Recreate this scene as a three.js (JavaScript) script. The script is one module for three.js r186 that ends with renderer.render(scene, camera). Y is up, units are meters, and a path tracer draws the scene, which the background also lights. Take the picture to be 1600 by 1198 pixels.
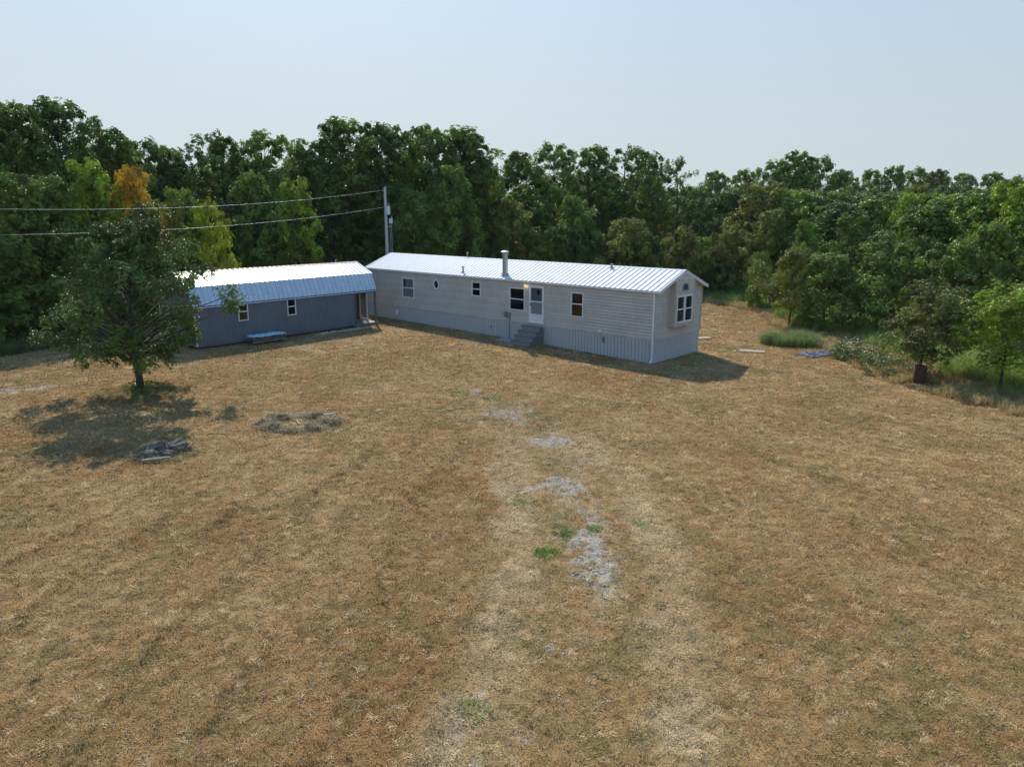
import * as THREE from 'three';
import { mergeGeometries, mergeVertices, toCreasedNormals } from 'three/addons/utils/BufferGeometryUtils.js';
import { RoundedBoxGeometry } from 'three/addons/geometries/RoundedBoxGeometry.js';
import { createNoise2D, createNoise3D } from 'simplex-noise';

// ------------------------------------------------------------ camera, sky, sun, exposure
const scene = new THREE.Scene();
const EYE = 7.06, PITCH = 0.2286, FOCAL = 1148;          // metres, radians, pixels of a 1600 x 1198 frame
const camera = new THREE.PerspectiveCamera(2 * Math.atan(599 / FOCAL) * 180 / Math.PI, 1600 / 1198, 0.1, 4000);
camera.position.set(0, EYE, 0);
camera.rotation.x = -PITCH;
const renderer = new THREE.WebGLRenderer();
renderer.toneMapping = THREE.LinearToneMapping;
renderer.toneMappingExposure = 1.62;
renderer.shadowMap.enabled = true;
const SUN = new THREE.Vector3(-0.32, 1, -1.15).normalize();
{
  const w = 1024, h = 512, d = new Float32Array(w * h * 4), v = new THREE.Vector3();
  const zen = [0.125, 0.315, 0.64], hor = [0.345, 0.40, 0.42], glow = [1.0, 0.95, 0.88];
  for (let j = 0; j < h; j++) for (let i = 0; i < w; i++) {
    const el = ((j + 0.5) / h - 0.5) * Math.PI, az = ((i + 0.5) / w - 0.5) * 2 * Math.PI;
    v.set(Math.cos(el) * Math.cos(az), Math.sin(el), Math.cos(el) * Math.sin(az));
    const s = Math.max(0, v.dot(SUN)), e = Math.max(0, v.y);
    const k = Math.exp(-Math.pow(e / 0.42, 2)), g = 0.26 * Math.pow(s, 3) + 0.5 * Math.pow(s, 14) + 1.6 * Math.pow(s, 90);
    for (let c = 0; c < 3; c++) d[(j * w + i) * 4 + c] = (v.y < 0 ? hor[c] * 0.8 : zen[c] + (hor[c] - zen[c]) * k + glow[c] * g * 0.42);
    d[(j * w + i) * 4 + 3] = 1;
  }
  const t = new THREE.DataTexture(d, w, h, THREE.RGBAFormat, THREE.FloatType);
  t.mapping = THREE.EquirectangularReflectionMapping; t.magFilter = t.minFilter = THREE.LinearFilter; t.needsUpdate = true;
  scene.background = t; scene.environment = t;
}
const sun = new THREE.DirectionalLight(new THREE.Color().setRGB(1, 0.92, 0.80), 4.2);
sun.position.copy(SUN).multiplyScalar(120).add(new THREE.Vector3(0, 0, -40));
sun.target.position.set(0, 0, -40);
sun.castShadow = true; sun.shadow.radius = 1.2; sun.shadow.mapSize.set(4096, 4096);
Object.assign(sun.shadow.camera, { left: -70, right: 70, top: 70, bottom: -70, near: 1, far: 400 });
scene.add(sun, sun.target);
scene.fog = new THREE.FogExp2(new THREE.Color().setRGB(0.72, 0.80, 0.88), 0.0001);

// ------------------------------------------------------------ helpers
const V = (x, y, z) => new THREE.Vector3(x, y, z), clamp = (x, a = 0, b = 1) => Math.min(b, Math.max(a, x));
const sst = (a, b, x) => { const t = clamp((x - a) / (b - a)); return t * t * (3 - 2 * t); };
function rand(seed) { let a = seed >>> 0; return () => { a = (a + 0x6D2B79F5) >>> 0; let t = Math.imul(a ^ (a >>> 15), 1 | a); t = (t + Math.imul(t ^ (t >>> 7), 61 | t)) ^ t; return ((t ^ (t >>> 14)) >>> 0) / 4294967296; }; }
const R0 = rand(11), n2 = createNoise2D(rand(5)), n2b = createNoise2D(rand(6)), n3 = createNoise3D(rand(7));
const fbm = (x, y, o = 4) => { let s = 0, a = 0.5; for (let i = 0; i < o; i++) { s += a * n2(x, y); x = x * 2.03 + 7.1; y = y * 2.03 - 3.7; a *= 0.5; } return s; };
// a point on the line of sight through a photo pixel, at a chosen distance ahead (z)
function atZ(px, py, z) {
  const a = (px - 800) / FOCAL, b = (599 - py) / FOCAL, c = Math.cos(PITCH), s = Math.sin(PITCH), k = z / (-c - b * s);
  return V(a * k, EYE + (-s + b * c) * k, z);
}
const taken = {};
function numbered(n) { if (!(n in taken)) { taken[n] = 0; return n; } return n + '_' + String(++taken[n]).padStart(3, '0'); }
function tag(o, label, category, group, kind) { if (label) o.userData.label = label; if (category) o.userData.category = category; if (group) o.userData.group = group; if (kind) o.userData.kind = kind; return o; }
function shade(o) { o.traverse(m => { if (m.isMesh) { m.castShadow = true; m.receiveShadow = true; } }); return o; }
function thing(name, label, category, pos = [0, 0, 0], turn = 0, group) {
  const o = new THREE.Group(); o.name = numbered(name); o.position.set(...pos); o.rotation.y = turn; scene.add(o); return tag(o, label, category, group);
}
function metricUV(g) {                                                    // uv in metres, by the way each face points
  const p = g.attributes.position, n = g.attributes.normal, uv = new Float32Array(p.count * 2);
  for (let i = 0; i < p.count; i++) {
    const x = Math.abs(n.getX(i)), y = Math.abs(n.getY(i)), z = Math.abs(n.getZ(i));
    uv[i * 2] = x > y && x > z ? p.getZ(i) : p.getX(i); uv[i * 2 + 1] = y >= x && y >= z ? p.getZ(i) : p.getY(i);
  }
  g.setAttribute('uv', new THREE.BufferAttribute(uv, 2)); return g;
}
const clean = g => { const o = g.index ? g.toNonIndexed() : g; for (const k of Object.keys(o.attributes)) if (!['position', 'normal', 'uv', 'color'].includes(k)) o.deleteAttribute(k); return o; };
function join(gs) { gs = [].concat(gs); const m = gs.length === 1 ? gs[0] : mergeGeometries(gs.map(clean)); return m; }
function part(name, gs, mat, parent, pos, rot) {
  const m = new THREE.Mesh(join(gs), mat); m.name = parent ? name : numbered(name);
  if (pos) m.position.set(...pos); if (rot) m.rotation.set(...rot);
  (parent || scene).add(m); return m;
}
const box = (w, h, d, x = 0, y = 0, z = 0) => metricUV(new THREE.BoxGeometry(w, h, d).translate(x, y, z));
const span = (x0, x1, y0, y1, z0, z1) => box(x1 - x0, y1 - y0, z1 - z0, (x0 + x1) / 2, (y0 + y1) / 2, (z0 + z1) / 2);
const rbox = (w, h, d, r, x = 0, y = 0, z = 0) => metricUV(new RoundedBoxGeometry(w, h, d, 2, r).translate(x, y, z));
const cyl = (r0, r1, h, n = 16, x = 0, y = 0, z = 0) => new THREE.CylinderGeometry(r0, r1, h, n).translate(x, y, z);
const tube = (pts, r, n = 8, seg = 24) => new THREE.TubeGeometry(new THREE.CatmullRomCurve3(pts), seg, r, n);
function strut(a, b, w, d) {                                              // a square bar between two points
  const g = new THREE.BoxGeometry(w, a.distanceTo(b), d);
  g.applyQuaternion(new THREE.Quaternion().setFromUnitVectors(V(0, 1, 0), b.clone().sub(a).normalize()));
  return metricUV(g.translate((a.x + b.x) / 2, (a.y + b.y) / 2, (a.z + b.z) / 2));
}
// periodic value noise for textures
function pnoise(seed) {
  const r = rand(seed), T = new Float32Array(65536); for (let i = 0; i < 65536; i++) T[i] = r();
  return (x, y, p) => {
    const xi = Math.floor(x), yi = Math.floor(y), fx = x - xi, fy = y - yi, m = a => ((a % p) + p) % p;
    const sx = fx * fx * (3 - 2 * fx), sy = fy * fy * (3 - 2 * fy), q = (a, b) => T[(m(a) * 251 + m(b) * 17 * 251) & 65535];
    return (q(xi, yi) * (1 - sx) + q(xi + 1, yi) * sx) * (1 - sy) + (q(xi, yi + 1) * (1 - sx) + q(xi + 1, yi + 1) * sx) * sy;
  };
}
function tex(size, fn, metres = 1, srgb = true) {                          // fn(u, v) -> [r, g, b] or a number, 0..1
  const d = new Uint8Array(size * size * 4);
  for (let j = 0; j < size; j++) for (let i = 0; i < size; i++) {
    const c = fn(i / size, j / size), k = (j * size + i) * 4;
    for (let q = 0; q < 3; q++) d[k + q] = 255 * clamp(typeof c === 'number' ? c : c[q]); d[k + 3] = 255;
  }
  const t = new THREE.DataTexture(d, size, size); t.wrapS = t.wrapT = THREE.RepeatWrapping;
  t.magFilter = THREE.LinearFilter; t.minFilter = THREE.LinearMipmapLinearFilter; t.generateMipmaps = true;
  if (srgb) t.colorSpace = THREE.SRGBColorSpace; t.repeat.set(1 / metres, 1 / metres); t.needsUpdate = true; return t;
}
const pn = pnoise(3), pn2 = pnoise(4);
const blot = (u, v, f, o = 4) => { let s = 0, a = 0.5; for (let i = 0; i < o; i++) { s += a * pn(u * f, v * f, f); f *= 2; a *= 0.5; } return s / (1 - Math.pow(0.5, o)); };
const col = (r, g, b) => new THREE.Color().setRGB(r, g, b);
const mat = (c, rough = 0.7, o = {}) => new THREE.MeshStandardMaterial({ color: col(...c), roughness: rough, ...o });
// grime: blotches and vertical rain streaks; wood: long grain; fine: gritty
const tGrime = tex(512, (u, v) => 0.80 + 0.14 * blot(u, v, 6, 5) + 0.06 * pn2(u * 96, v * 5, 480) + 0.04 * pn(u * 200, v * 200, 200), 2.6);
const tWood = tex(512, (u, v) => 0.62 + 0.25 * pn(u * 8, v * 96 + 2 * pn2(u * 6, v * 6, 6), 96) + 0.16 * pn2(u * 30, v * 256, 256), 1.2);
const tBark = tex(256, (u, v) => 0.35 + 0.45 * pn(u * 40, v * 10, 40) + 0.25 * pn2(u * 90, v * 40, 90), 0.8);
const tRust = tex(256, (u, v) => { const b = blot(u, v, 8, 5), q = pn(u * 60, v * 60, 60); return [0.55 + 0.5 * b * q + 0.1, 0.5 + 0.34 * b, 0.45 + 0.3 * b * b]; }, 0.8);
const tMetal = tex(512, (u, v) => 0.84 + 0.10 * blot(u, v, 5, 5) + 0.06 * pn2(u * 4, v * 120, 120), 3.1);
const tGrit = tex(256, (u, v) => 0.7 + 0.2 * blot(u, v, 12, 4) + 0.15 * pn2(u * 128, v * 128, 128), 1.0);

// ------------------------------------------------------------ ground: shape and cover
const LAWN = [[-62, 12], [-50, -12], [-36, -18], [-28, -27], [-24.6, -34.5], [-22.7, -38.8], [-21.5, -45], [-17, -53], [-11, -60], [-3, -62.5], [8, -62], [13.5, -62], [15.7, -58], [17.9, -52.4], [16.7, -46], [16.6, -38.4], [16.3, -31], [18.1, -25.6], [22, -18], [30, -6], [42, 12]];
function lawnSd(x, z) {                                                   // > 0 outside the lawn
  let d = 1e9, inside = false;
  for (let i = 0, j = LAWN.length - 1; i < LAWN.length; j = i++) {
    const [ax, az] = LAWN[j], [bx, bz] = LAWN[i], ex = bx - ax, ez = bz - az, t = clamp(((x - ax) * ex + (z - az) * ez) / (ex * ex + ez * ez));
    d = Math.min(d, Math.hypot(x - ax - t * ex, z - az - t * ez));
    if ((az > z) !== (bz > z) && x < ax + (z - az) / (bz - az) * ex) inside = !inside;
  }
  return inside ? -d : d;
}
function rise(x, z) {                                                     // the yard climbs a little towards the far end of the house
  const t = ((6.765 - x) * 0.734 + (-34.606 - z) * 0.679) / 22.5;
  return 0.29 * (t < 0 ? 0 : t > 1.3 ? 1.12 : t < 0.9 ? t : 0.9 + 0.22 * sst(0.9, 1.5, t));
}
const driveX = z => z > -14 ? 1.7 - (z + 14) * 0.16 : z > -22 ? 1.7 + (z + 14) * 0.035 : 1.42 + (z + 22) * 0.45;
const rows = (x, z) => { const n = 0.9 * fbm(x * 0.09, z * 0.07, 2); return x < driveX(z) + 0.4 ? (x * 0.93 + 0.06 * z + n) / 1.45 : (Math.atan2(x, Math.max(2, z + 35)) * 14 + n) / 1.45; };
function lump(x, z) {                                                     // thatch and cut windrows
  const r = rows(x, z), f = Math.abs(r - Math.round(r)) * 2, swath = Math.pow(1 - f, 3) * (0.35 + 0.65 * sst(-0.2, 0.4, fbm(x * 0.35, z * 0.22, 3)));
  const near = sst(-34, -16, z) * sst(0.7, 2.2, Math.abs(x - driveX(z)));
  return 0.065 * swath * sst(1, -3, x) * near + 0.04 * swath * near + 0.028 * fbm(x * 1.6, z * 1.6, 3) + 0.02 * Math.max(0, n2b(x * 4.1, z * 3.7)) + 0.012 * n2(x * 8.3, z * 8.9);
}
const gh = (x, z) => rise(x, z) + 0.05 * fbm(x * 0.05, z * 0.05, 2);
const gtop = (x, z) => gh(x, z) + lump(x, z);
// the worn drive: two wheel tracks; the middle of it, and where pale gravel shows through
function gravelAt(x, z) {
  const dx = x - driveX(z) - 0.5 * fbm(z * 0.3, 4, 2), on = sst(-33, -28, z);
  const w = Math.exp(-dx * dx / 0.42) * on * (0.6 + 0.6 * sst(-10, -13, z));
  const left = Math.exp(-Math.pow((x + 19.6 + (z + 28.4) * 1.1) / 0.7, 2)) * sst(-17.5, -19.4, x) * sst(-40, -19.8, x);
  const n = fbm(x * 1.1 + 9, z * 0.8, 4);
  const m = fbm(x * 2.9 - 4, z * 2.1, 3), spots = Math.exp(-(Math.pow((x - 1.4) / 1.0, 2) + Math.pow((z + 22.3) / 0.55, 2))) + 0.9 * Math.exp(-(Math.pow((x - 1.75) / 0.42, 2) + Math.pow((z + 14.3) / 1.6, 2))) + 0.75 * Math.exp(-(Math.pow((x - 0.9) / 1.3, 2) + Math.pow((z + 18.2) / 0.7, 2))) + 0.6 * Math.exp(-(Math.pow((x + 0.2) / 1.6, 2) + Math.pow((z + 25.5) / 1.1, 2))) + 0.55 * Math.exp(-(Math.pow((x + 0.6) / 0.5, 2) + Math.pow((z + 8.7) / 1.0, 2)));
  return clamp(sst(0.30, 0.85, spots * 0.64 + w * 0.26 + n * 0.55 + m * 0.5) * 0.9 + left * sst(-0.25, 0.2, n) * 1.2);
}
const mixc = (a, b, t) => [a[0] + (b[0] - a[0]) * t, a[1] + (b[1] - a[1]) * t, a[2] + (b[2] - a[2]) * t];
const STRAW = [0.435, 0.280, 0.126], TAN = [0.350, 0.210, 0.088], RUSSET = [0.290, 0.155, 0.060], OLIVE = [0.200, 0.163, 0.062], PALE = [0.54, 0.405, 0.235], GREEN = [0.105, 0.155, 0.035], LITTER = [0.11, 0.075, 0.04], GRAVEL = [0.43, 0.37, 0.30];
function cover(x, z) {
  const a = fbm(x * 0.13, z * 0.11, 4), b = fbm(x * 0.42 + 40, z * 0.38, 4), c = fbm(x * 1.3 - 9, z * 1.2, 3), r = rows(x, z), f = Math.abs(r - Math.round(r)) * 2;
  let k = mixc(TAN, STRAW, sst(-0.35, 0.35, b + 0.25 * c));
  k = mixc(k, RUSSET, 0.75 * sst(0.0, 0.45, a + 0.35 * b));
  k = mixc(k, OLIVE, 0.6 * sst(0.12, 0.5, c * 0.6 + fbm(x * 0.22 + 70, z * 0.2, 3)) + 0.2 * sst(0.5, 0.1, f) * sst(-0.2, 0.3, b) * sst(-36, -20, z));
  const tr = Math.min(Math.abs(x - driveX(z) - (z > -20 ? 1.55 : 1.1) + 0.4 * b), Math.abs(x - driveX(z) + 1.45 + 0.4 * b));
  const d0 = x - driveX(z);
  k = mixc(k, RUSSET, 0.7 * Math.exp(-Math.pow((x - driveX(z) + 3.6) / 1.3, 2)) * sst(-30, -20, z) * sst(-0.4, 0.2, b));
  k = mixc(k, PALE, 0.9 * sst(0.85, 0.15, tr) * sst(-28, -19, z) * (0.55 + 0.45 * sst(-0.2, 0.2, b)));
  k = mixc(k, PALE, 0.7 * sst(1.0, 0.2, Math.abs(d0 + 0.3 * b)) * sst(-31, -27, z) * sst(-9, -13, z) * sst(-0.3, 0.2, c));
  k = mixc(k, OLIVE, 0.6 * sst(1.7, 0.4, Math.abs(d0)) * sst(-33, -26, z) * sst(-0.05, 0.35, b + 0.5 * c));
  const g = sst(0.42, 0.62, c * 0.5 + b * 0.7) * sst(2.4, 0.6, Math.abs(d0 + 0.3)) * sst(-34, -24, z);
  k = mixc(k, GREEN, 0.5 * g);
  // greener turf at the house end
  k = mixc(k, [0.16, 0.19, 0.05], 0.7 * Math.exp(-(Math.pow((x - 11.6) / 1.5, 2) + Math.pow((z + 38.2) / 0.8, 2))));
  const spot = (px, pz, a, d) => Math.exp(-Math.pow((x - px) / a, 2) - Math.pow((z - pz) / d, 2));
  k = mixc(k, [0.185, 0.14, 0.058], 0.85 * clamp(spot(7.6, -27, 1.7, 1.3) + spot(1.2, -24.6, 2.2, 1.6) + 0.8 * spot(-0.8, -28.2, 1.8, 1.4) + 0.7 * spot(3.2, -19, 1.1, 1.8) - 0.25) * sst(-0.35, 0.25, c + 0.4 * b));
  k = mixc(k, [0.225, 0.165, 0.066], 0.55 * sst(-19, -11, z) * sst(-0.15, 0.3, c * 0.8 + b * 0.5));
  return k;
}
{
  const axis = (lo, hi, step, far) => { const a = []; for (let v = lo; v <= hi + 1e-6; v += step) a.push(v); let s = step, v = hi; while (v < far) { s *= 1.35; v += s; a.push(v); } s = step; v = lo; while (v > -far) { s *= 1.35; v -= s; a.unshift(v); } return a; };
  const xs = axis(-22, 22, 0.105, 1600), zs = axis(-36, -6.5, 0.085, 1600);
  const nx = xs.length, nz = zs.length, P = new Float32Array(nx * nz * 3), C = new Float32Array(nx * nz * 3), U = new Float32Array(nx * nz * 2), I = new Uint32Array((nx - 1) * (nz - 1) * 6);
  let k = 0;
  for (let j = 0; j < nz; j++) for (let i = 0; i < nx; i++, k++) {
    const x = xs[i], z = zs[j], far = Math.abs(x) > 60 || z < -90 || z > 10;
    P[k * 3] = x; P[k * 3 + 1] = far ? rise(x, z) : gtop(x, z); P[k * 3 + 2] = z;
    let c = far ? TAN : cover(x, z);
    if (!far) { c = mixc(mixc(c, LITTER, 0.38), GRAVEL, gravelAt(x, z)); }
    C.set(c, k * 3); U[k * 2] = x; U[k * 2 + 1] = -z;
  }
  k = 0;
  for (let j = 0; j < nz - 1; j++) for (let i = 0; i < nx - 1; i++) { const a = j * nx + i, b = a + 1, c = a + nx, d = c + 1; I.set([a, c, b, b, c, d], k); k += 6; }
  const g = new THREE.BufferGeometry(); g.setAttribute('position', new THREE.BufferAttribute(P, 3)); g.setAttribute('color', new THREE.BufferAttribute(C, 3)); g.setAttribute('uv', new THREE.BufferAttribute(U, 2)); g.setIndex(new THREE.BufferAttribute(I, 1)); g.computeVertexNormals();
  const speck = (u, v) => { const s = pn(u * 260 + 60 * pn2(u * 9, v * 9, 9), v * 90, 260) * 0.5 + pn2(u * 80, v * 240, 240) * 0.5; return s; };
  const m1 = tex(1024, (u, v) => { const s = speck(u, v), q = 0.52 + 0.42 * s + 0.22 * (blot(u, v, 14, 4) - 0.5) + 0.1; return [q, q * 0.99, q * 0.96]; }, 2.7);
  const b1 = tex(1024, (u, v) => 0.6 * speck(u, v) + 0.4 * blot(u, v, 40, 3), 2.7, false);
  const ground = part('ground', g, new THREE.MeshPhysicalMaterial({ vertexColors: true, map: m1, bumpMap: b1, bumpScale: 0.02, roughness: 1, specularIntensity: 0.1 }));
  tag(ground, 'dry tan mown yard with worn drive running up to the house', 'ground', null, 'structure');
}

// ------------------------------------------------------------ materials of the buildings
const M = {
  siding: mat([0.53, 0.485, 0.41], 0.55, { map: tGrime }), white: mat([0.78, 0.78, 0.77], 0.45, { map: tGrime }), skirt: mat([0.48, 0.47, 0.45], 0.5, { map: tGrime }),
  roof: mat([0.60, 0.615, 0.63], 0.70, { map: tMetal, metalness: 0.0 }), galv: mat([0.53, 0.57, 0.60], 0.46, { map: tMetal, metalness: 0.7 }), redTrim: mat([0.42, 0.22, 0.15], 0.7, { map: tGrit }), steel: mat([0.42, 0.43, 0.44], 0.42, { metalness: 0.8, map: tGrime }),
  shed: mat([0.145, 0.155, 0.175], 0.75, { map: tGrime }), shedTrim: mat([0.13, 0.10, 0.11], 0.75, { map: tGrime }), wood: mat([0.34, 0.30, 0.25], 0.85, { map: tWood }), oldWood: mat([0.24, 0.215, 0.19], 0.9, { map: tWood }), darkWood: mat([0.13, 0.085, 0.065], 0.9, { map: tWood }),
  concrete: mat([0.30, 0.295, 0.28], 0.9, { map: tGrit }), slab: mat([0.33, 0.265, 0.195], 0.9, { map: tGrit }), room: mat([0.28, 0.22, 0.17], 0.9), lining: mat([0.45, 0.40, 0.34], 0.9), blind: mat([0.62, 0.66, 0.66], 0.8), dark: mat([0.03, 0.03, 0.035], 0.5), grey: mat([0.25, 0.26, 0.27], 0.55, { map: tGrime }),
  glass: new THREE.MeshPhysicalMaterial({ color: col(0.62, 0.64, 0.66), roughness: 0.02, transmission: 1, thickness: 0, ior: 1.5 }), screen: mat([0.10, 0.115, 0.14], 0.5), rust: mat([0.12, 0.066, 0.045], 0.9, { map: tRust }), lamp: new THREE.MeshStandardMaterial({ color: col(0.9, 0.8, 0.65), emissive: col(1, 0.72, 0.42), emissiveIntensity: 0.35 }),
  bark: mat([0.115, 0.095, 0.075], 0.95, { map: tBark }), pole: mat([0.52, 0.50, 0.47], 0.9, { map: tGrime }), wire: mat([0.42, 0.43, 0.44], 0.5), tarp: mat([0.40, 0.55, 0.61], 0.5, { map: tGrit }), blueTarp: mat([0.055, 0.07, 0.105], 0.85, { map: tGrit }), stump: mat([0.27, 0.22, 0.175], 0.95, { map: tBark }), paleStick: mat([0.55, 0.52, 0.48], 0.8, { map: tWood }),
};
const sideTone = [M.siding, mat([0.505, 0.465, 0.395], 0.55, { map: tGrime }), mat([0.55, 0.50, 0.42], 0.55, { map: tGrime })];
// what remains of [a, b] when the openings that cover the strip [lo, hi] on the other axis are taken out
function left(a, b, lo, hi, holes) {
  let out = [[a, b]];
  for (const [h0, h1, k0, k1] of holes) {
    if (Math.min(hi, k1) - Math.max(lo, k0) < 0.5 * (hi - lo)) continue;
    out = out.flatMap(([s, e]) => h1 <= s || h0 >= e ? [[s, e]] : [[s, Math.min(e, h0)], [Math.max(s, h1), e]].filter(([p, q]) => q - p > 0.02));
  }
  return out;
}
function lap(x0, x1, y0, y1) { y0 += 0.024; y1 -= 0.013;                                            // one course of lap siding, outer face tilted, facing +z
  const g = new THREE.BoxGeometry(x1 - x0, y1 - y0, 0.014).translate((x0 + x1) / 2, (y0 + y1) / 2, 0.007), p = g.attributes.position;
  for (let i = 0; i < p.count; i++) if (p.getZ(i) > 0.01) p.setZ(i, p.getY(i) > (y0 + y1) / 2 ? 0.003 : 0.036);
  g.computeVertexNormals(); return metricUV(g);
}
function wallPanel(outline, holes, thick) {                              // a solid wall with real openings
  const s = new THREE.Shape(outline.map(([x, y]) => new THREE.Vector2(x, y)));
  for (const h of holes) s.holes.push(new THREE.Path((h.length === 4 ? [[h[0], h[2]], [h[1], h[2]], [h[1], h[3]], [h[0], h[3]]] : h).map(([x, y]) => new THREE.Vector2(x, y))));
  return metricUV(new THREE.ExtrudeGeometry(s, { depth: thick, bevelEnabled: false }).translate(0, 0, -thick));
}
// window in the plane z = 0, facing +z: frame > sash rail, two panes
function windowPart(parent, x0, x1, y0, y1, place = {}, o = {}) {
  const f = o.f || 0.055, out = 0.045, b = -0.06, ym = y0 + (y1 - y0) * (o.mid ?? 0.5);
  const w = part('window', [span(x0, x1, y1 - f, y1, b, out), span(x0, x1, y0, y0 + f, b, out), span(x0, x0 + f, y0 + f, y1 - f, b, out), span(x1 - f, x1, y0 + f, y1 - f, b, out)], M.white, parent, place.pos, place.rot);
  part('sash_rail', span(x0 + f, x1 - f, ym - 0.028, ym + 0.028, -0.03, 0.03), M.white, w);
  part('pane', span(x0 + f, x1 - f, ym + 0.028, y1 - f, -0.012, -0.006), M.glass, w);
  part('pane', span(x0 + f, x1 - f, y0 + f, ym - 0.028, 0.006, 0.012), o.screen ? M.screen : M.glass, w);
  if (o.blind) part('blind', span(x0 + f + 0.12, x1 - f, ym, y1 - f, -0.14, -0.12), M.blind, w);
  return w;
}
// ribbed sheet-metal roof panel lying in x (width) and running along +z for len, top side up
function roofPanel(width, len, ribs = 3) {
  const s = new THREE.Shape(), pitch = width / ribs, h = 0.034;
  s.moveTo(0, -0.006); s.lineTo(width, -0.006); s.lineTo(width, 0.002);
  for (let i = ribs - 1; i >= 0; i--) { const c = (i + 0.5) * pitch; s.lineTo(c + 0.035, 0.002); s.lineTo(c + 0.014, h); s.lineTo(c - 0.014, h); s.lineTo(c - 0.035, 0.002); }
  s.lineTo(0, 0.002); s.closePath();
  return metricUV(new THREE.ExtrudeGeometry(s, { depth: len, bevelEnabled: false }));
}

// ------------------------------------------------------------ the long house
{
  const L = 22.53, W = 4.38, Y0 = 1.14, Y1 = 3.45, RISE = 0.83, mid = -W / 2;
  const ho = thing('mobile_home', 'long beige single-storey mobile home with ribbed white metal roof and grey skirting', 'house', [-9.781, 0, -49.897], -0.746);
  const oval = []; for (let i = 0; i < 24; i++) oval.push([7.02 + 0.25 * Math.cos(i / 12 * Math.PI), 2.78 + 0.30 * Math.sin(i / 12 * Math.PI)]);
  const wins = [[3.75, 4.9, 1.76, 3.01], [10.14, 10.88, 2.32, 3.15], [13.15, 14.29, 1.78, 3.03], [17.5, 18.3, 1.8, 3.07]], door = [14.61, 15.67, 1.2, 3.25], ovBox = [6.80, 7.24, 2.52, 3.04];
  part('wall', wallPanel([[0, Y0], [L, Y0], [L, Y1], [0, Y1]], [...wins, door, oval], 0.09), M.lining, ho, [0, 0, -0.002]);
  const N = 15, e = (Y1 - Y0) / N;
  for (let i = 0; i < N; i++) for (const [a, b] of left(0, L, Y0 + i * e, Y0 + (i + 1) * e, [...wins, door, ovBox])) part('siding_course', lap(a, b, Y0 + i * e, Y0 + (i + 1) * e + 0.012), sideTone[(i * 2) % 3], ho);
  // right end: gable with the bay; left end and back plain
  const gable = [[0, Y0], [W, Y0], [W, Y1], [W / 2, Y1 + RISE], [0, Y1]];
  const endR = wallPanel(gable, [], 0.09), endL = wallPanel(gable, [], 0.09);
  part('wall', endR, M.lining, ho, [L - 0.002, 0, 0], [0, Math.PI / 2, 0]);
  part('wall', endL, M.lining, ho, [0.002, 0, -W], [0, -Math.PI / 2, 0]);
  part('wall', wallPanel([[0, Y0], [L, Y0], [L, Y1], [0, Y1]], [], 0.09), M.siding, ho, [L, 0, -W], [0, Math.PI, 0]);
  for (const [ox, oz, ry] of [[L, 0, Math.PI / 2], [0, -W, -Math.PI / 2]]) for (let i = 0; i < 23; i++) {
    const y = Y0 + i * e, t = Math.max(0, y + e - Y1) / RISE * W / 2; if (W - 2 * t < 0.15) break;
    const bay = ry > 0 && y > 1.6 && y < 4.2;
    for (const [a, b] of left(t, W - t, y, y + e, bay ? [[1.3, 3.08, 1.6, 4.2]] : [])) part('siding_course', lap(a, b, y, y + e + 0.012), sideTone[i % 3], ho, [ox, 0, oz], [0, ry, 0]);
  }
  for (const [x, z] of [[L + 0.006, 0.006], [L + 0.006, -W - 0.006], [-0.006, 0.006], [-0.006, -W - 0.006]]) part('corner_trim', box(0.075, Y1 - Y0, 0.075, x, (Y0 + Y1) / 2, z), M.siding, ho);
  part('trim_band', span(-0.01, L + 0.01, Y0 - 0.05, Y0 + 0.004, 0, 0.028), M.siding, ho);
  part('trim_band', span(L, L + 0.028, Y0 - 0.05, Y0 + 0.004, -W, 0), M.siding, ho);
  part('floor', span(0.1, L - 0.1, Y0 - 0.04, Y0 + 0.05, -W + 0.1, -0.1), M.room, ho);
  part('ceiling', span(0.1, L - 0.1, Y1 - 0.10, Y1 - 0.06, -W + 0.1, -0.1), M.lining, ho);
  for (const x of [6.2, 9.2, 12.4, 16.4]) part('partition', span(x, x + 0.08, Y0 + 0.06, Y1 - 0.11, -W + 0.11, -0.11), M.room, ho);
  // bay with twin window and arched light
  const bz0 = -1.30, bz1 = -3.08, bo = 0.30, bt = 3.98;
  const bay = part('bay', [span(L, L + bo, 1.62, 1.70, bz1, bz0), span(L, L + bo - 0.01, 1.70, bt - 0.03, bz0 - 0.06, bz0), span(L, L + bo - 0.01, 1.70, bt - 0.03, bz1, bz1 + 0.06)], M.siding, ho);
  const aw = []; for (let i = 0; i <= 12; i++) aw.push([0.89 + 0.27 * Math.cos(i / 12 * Math.PI), 3.36 + 0.33 * Math.sin(i / 12 * Math.PI)]);
  const top = [[0, 1.70], [1.78, 1.70], [1.78, 3.93], [0.89, 4.19], [0, 3.93]];
  part('bay_front', wallPanel(top, [[0.12, 1.66, 1.80, 3.12], aw], 0.05), M.siding, bay, [L + bo, 0, bz0], [0, Math.PI / 2, 0]);
  for (let i = 0; i < 18; i++) { const y = 1.70 + i * e; if (y + e > 4.1) break; const t = Math.max(0, y + e - 3.93) / 0.26 * 0.89; for (const [a, b] of left(t, 1.78 - t, y, y + e, [[0.12, 1.66, 1.80, 3.12], [0.62, 1.16, 3.36, 3.68]])) part('siding_course', lap(a, b, y, y + e + 0.012), sideTone[i % 3], bay, [L + bo, 0, bz0], [0, Math.PI / 2, 0]); }
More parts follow.
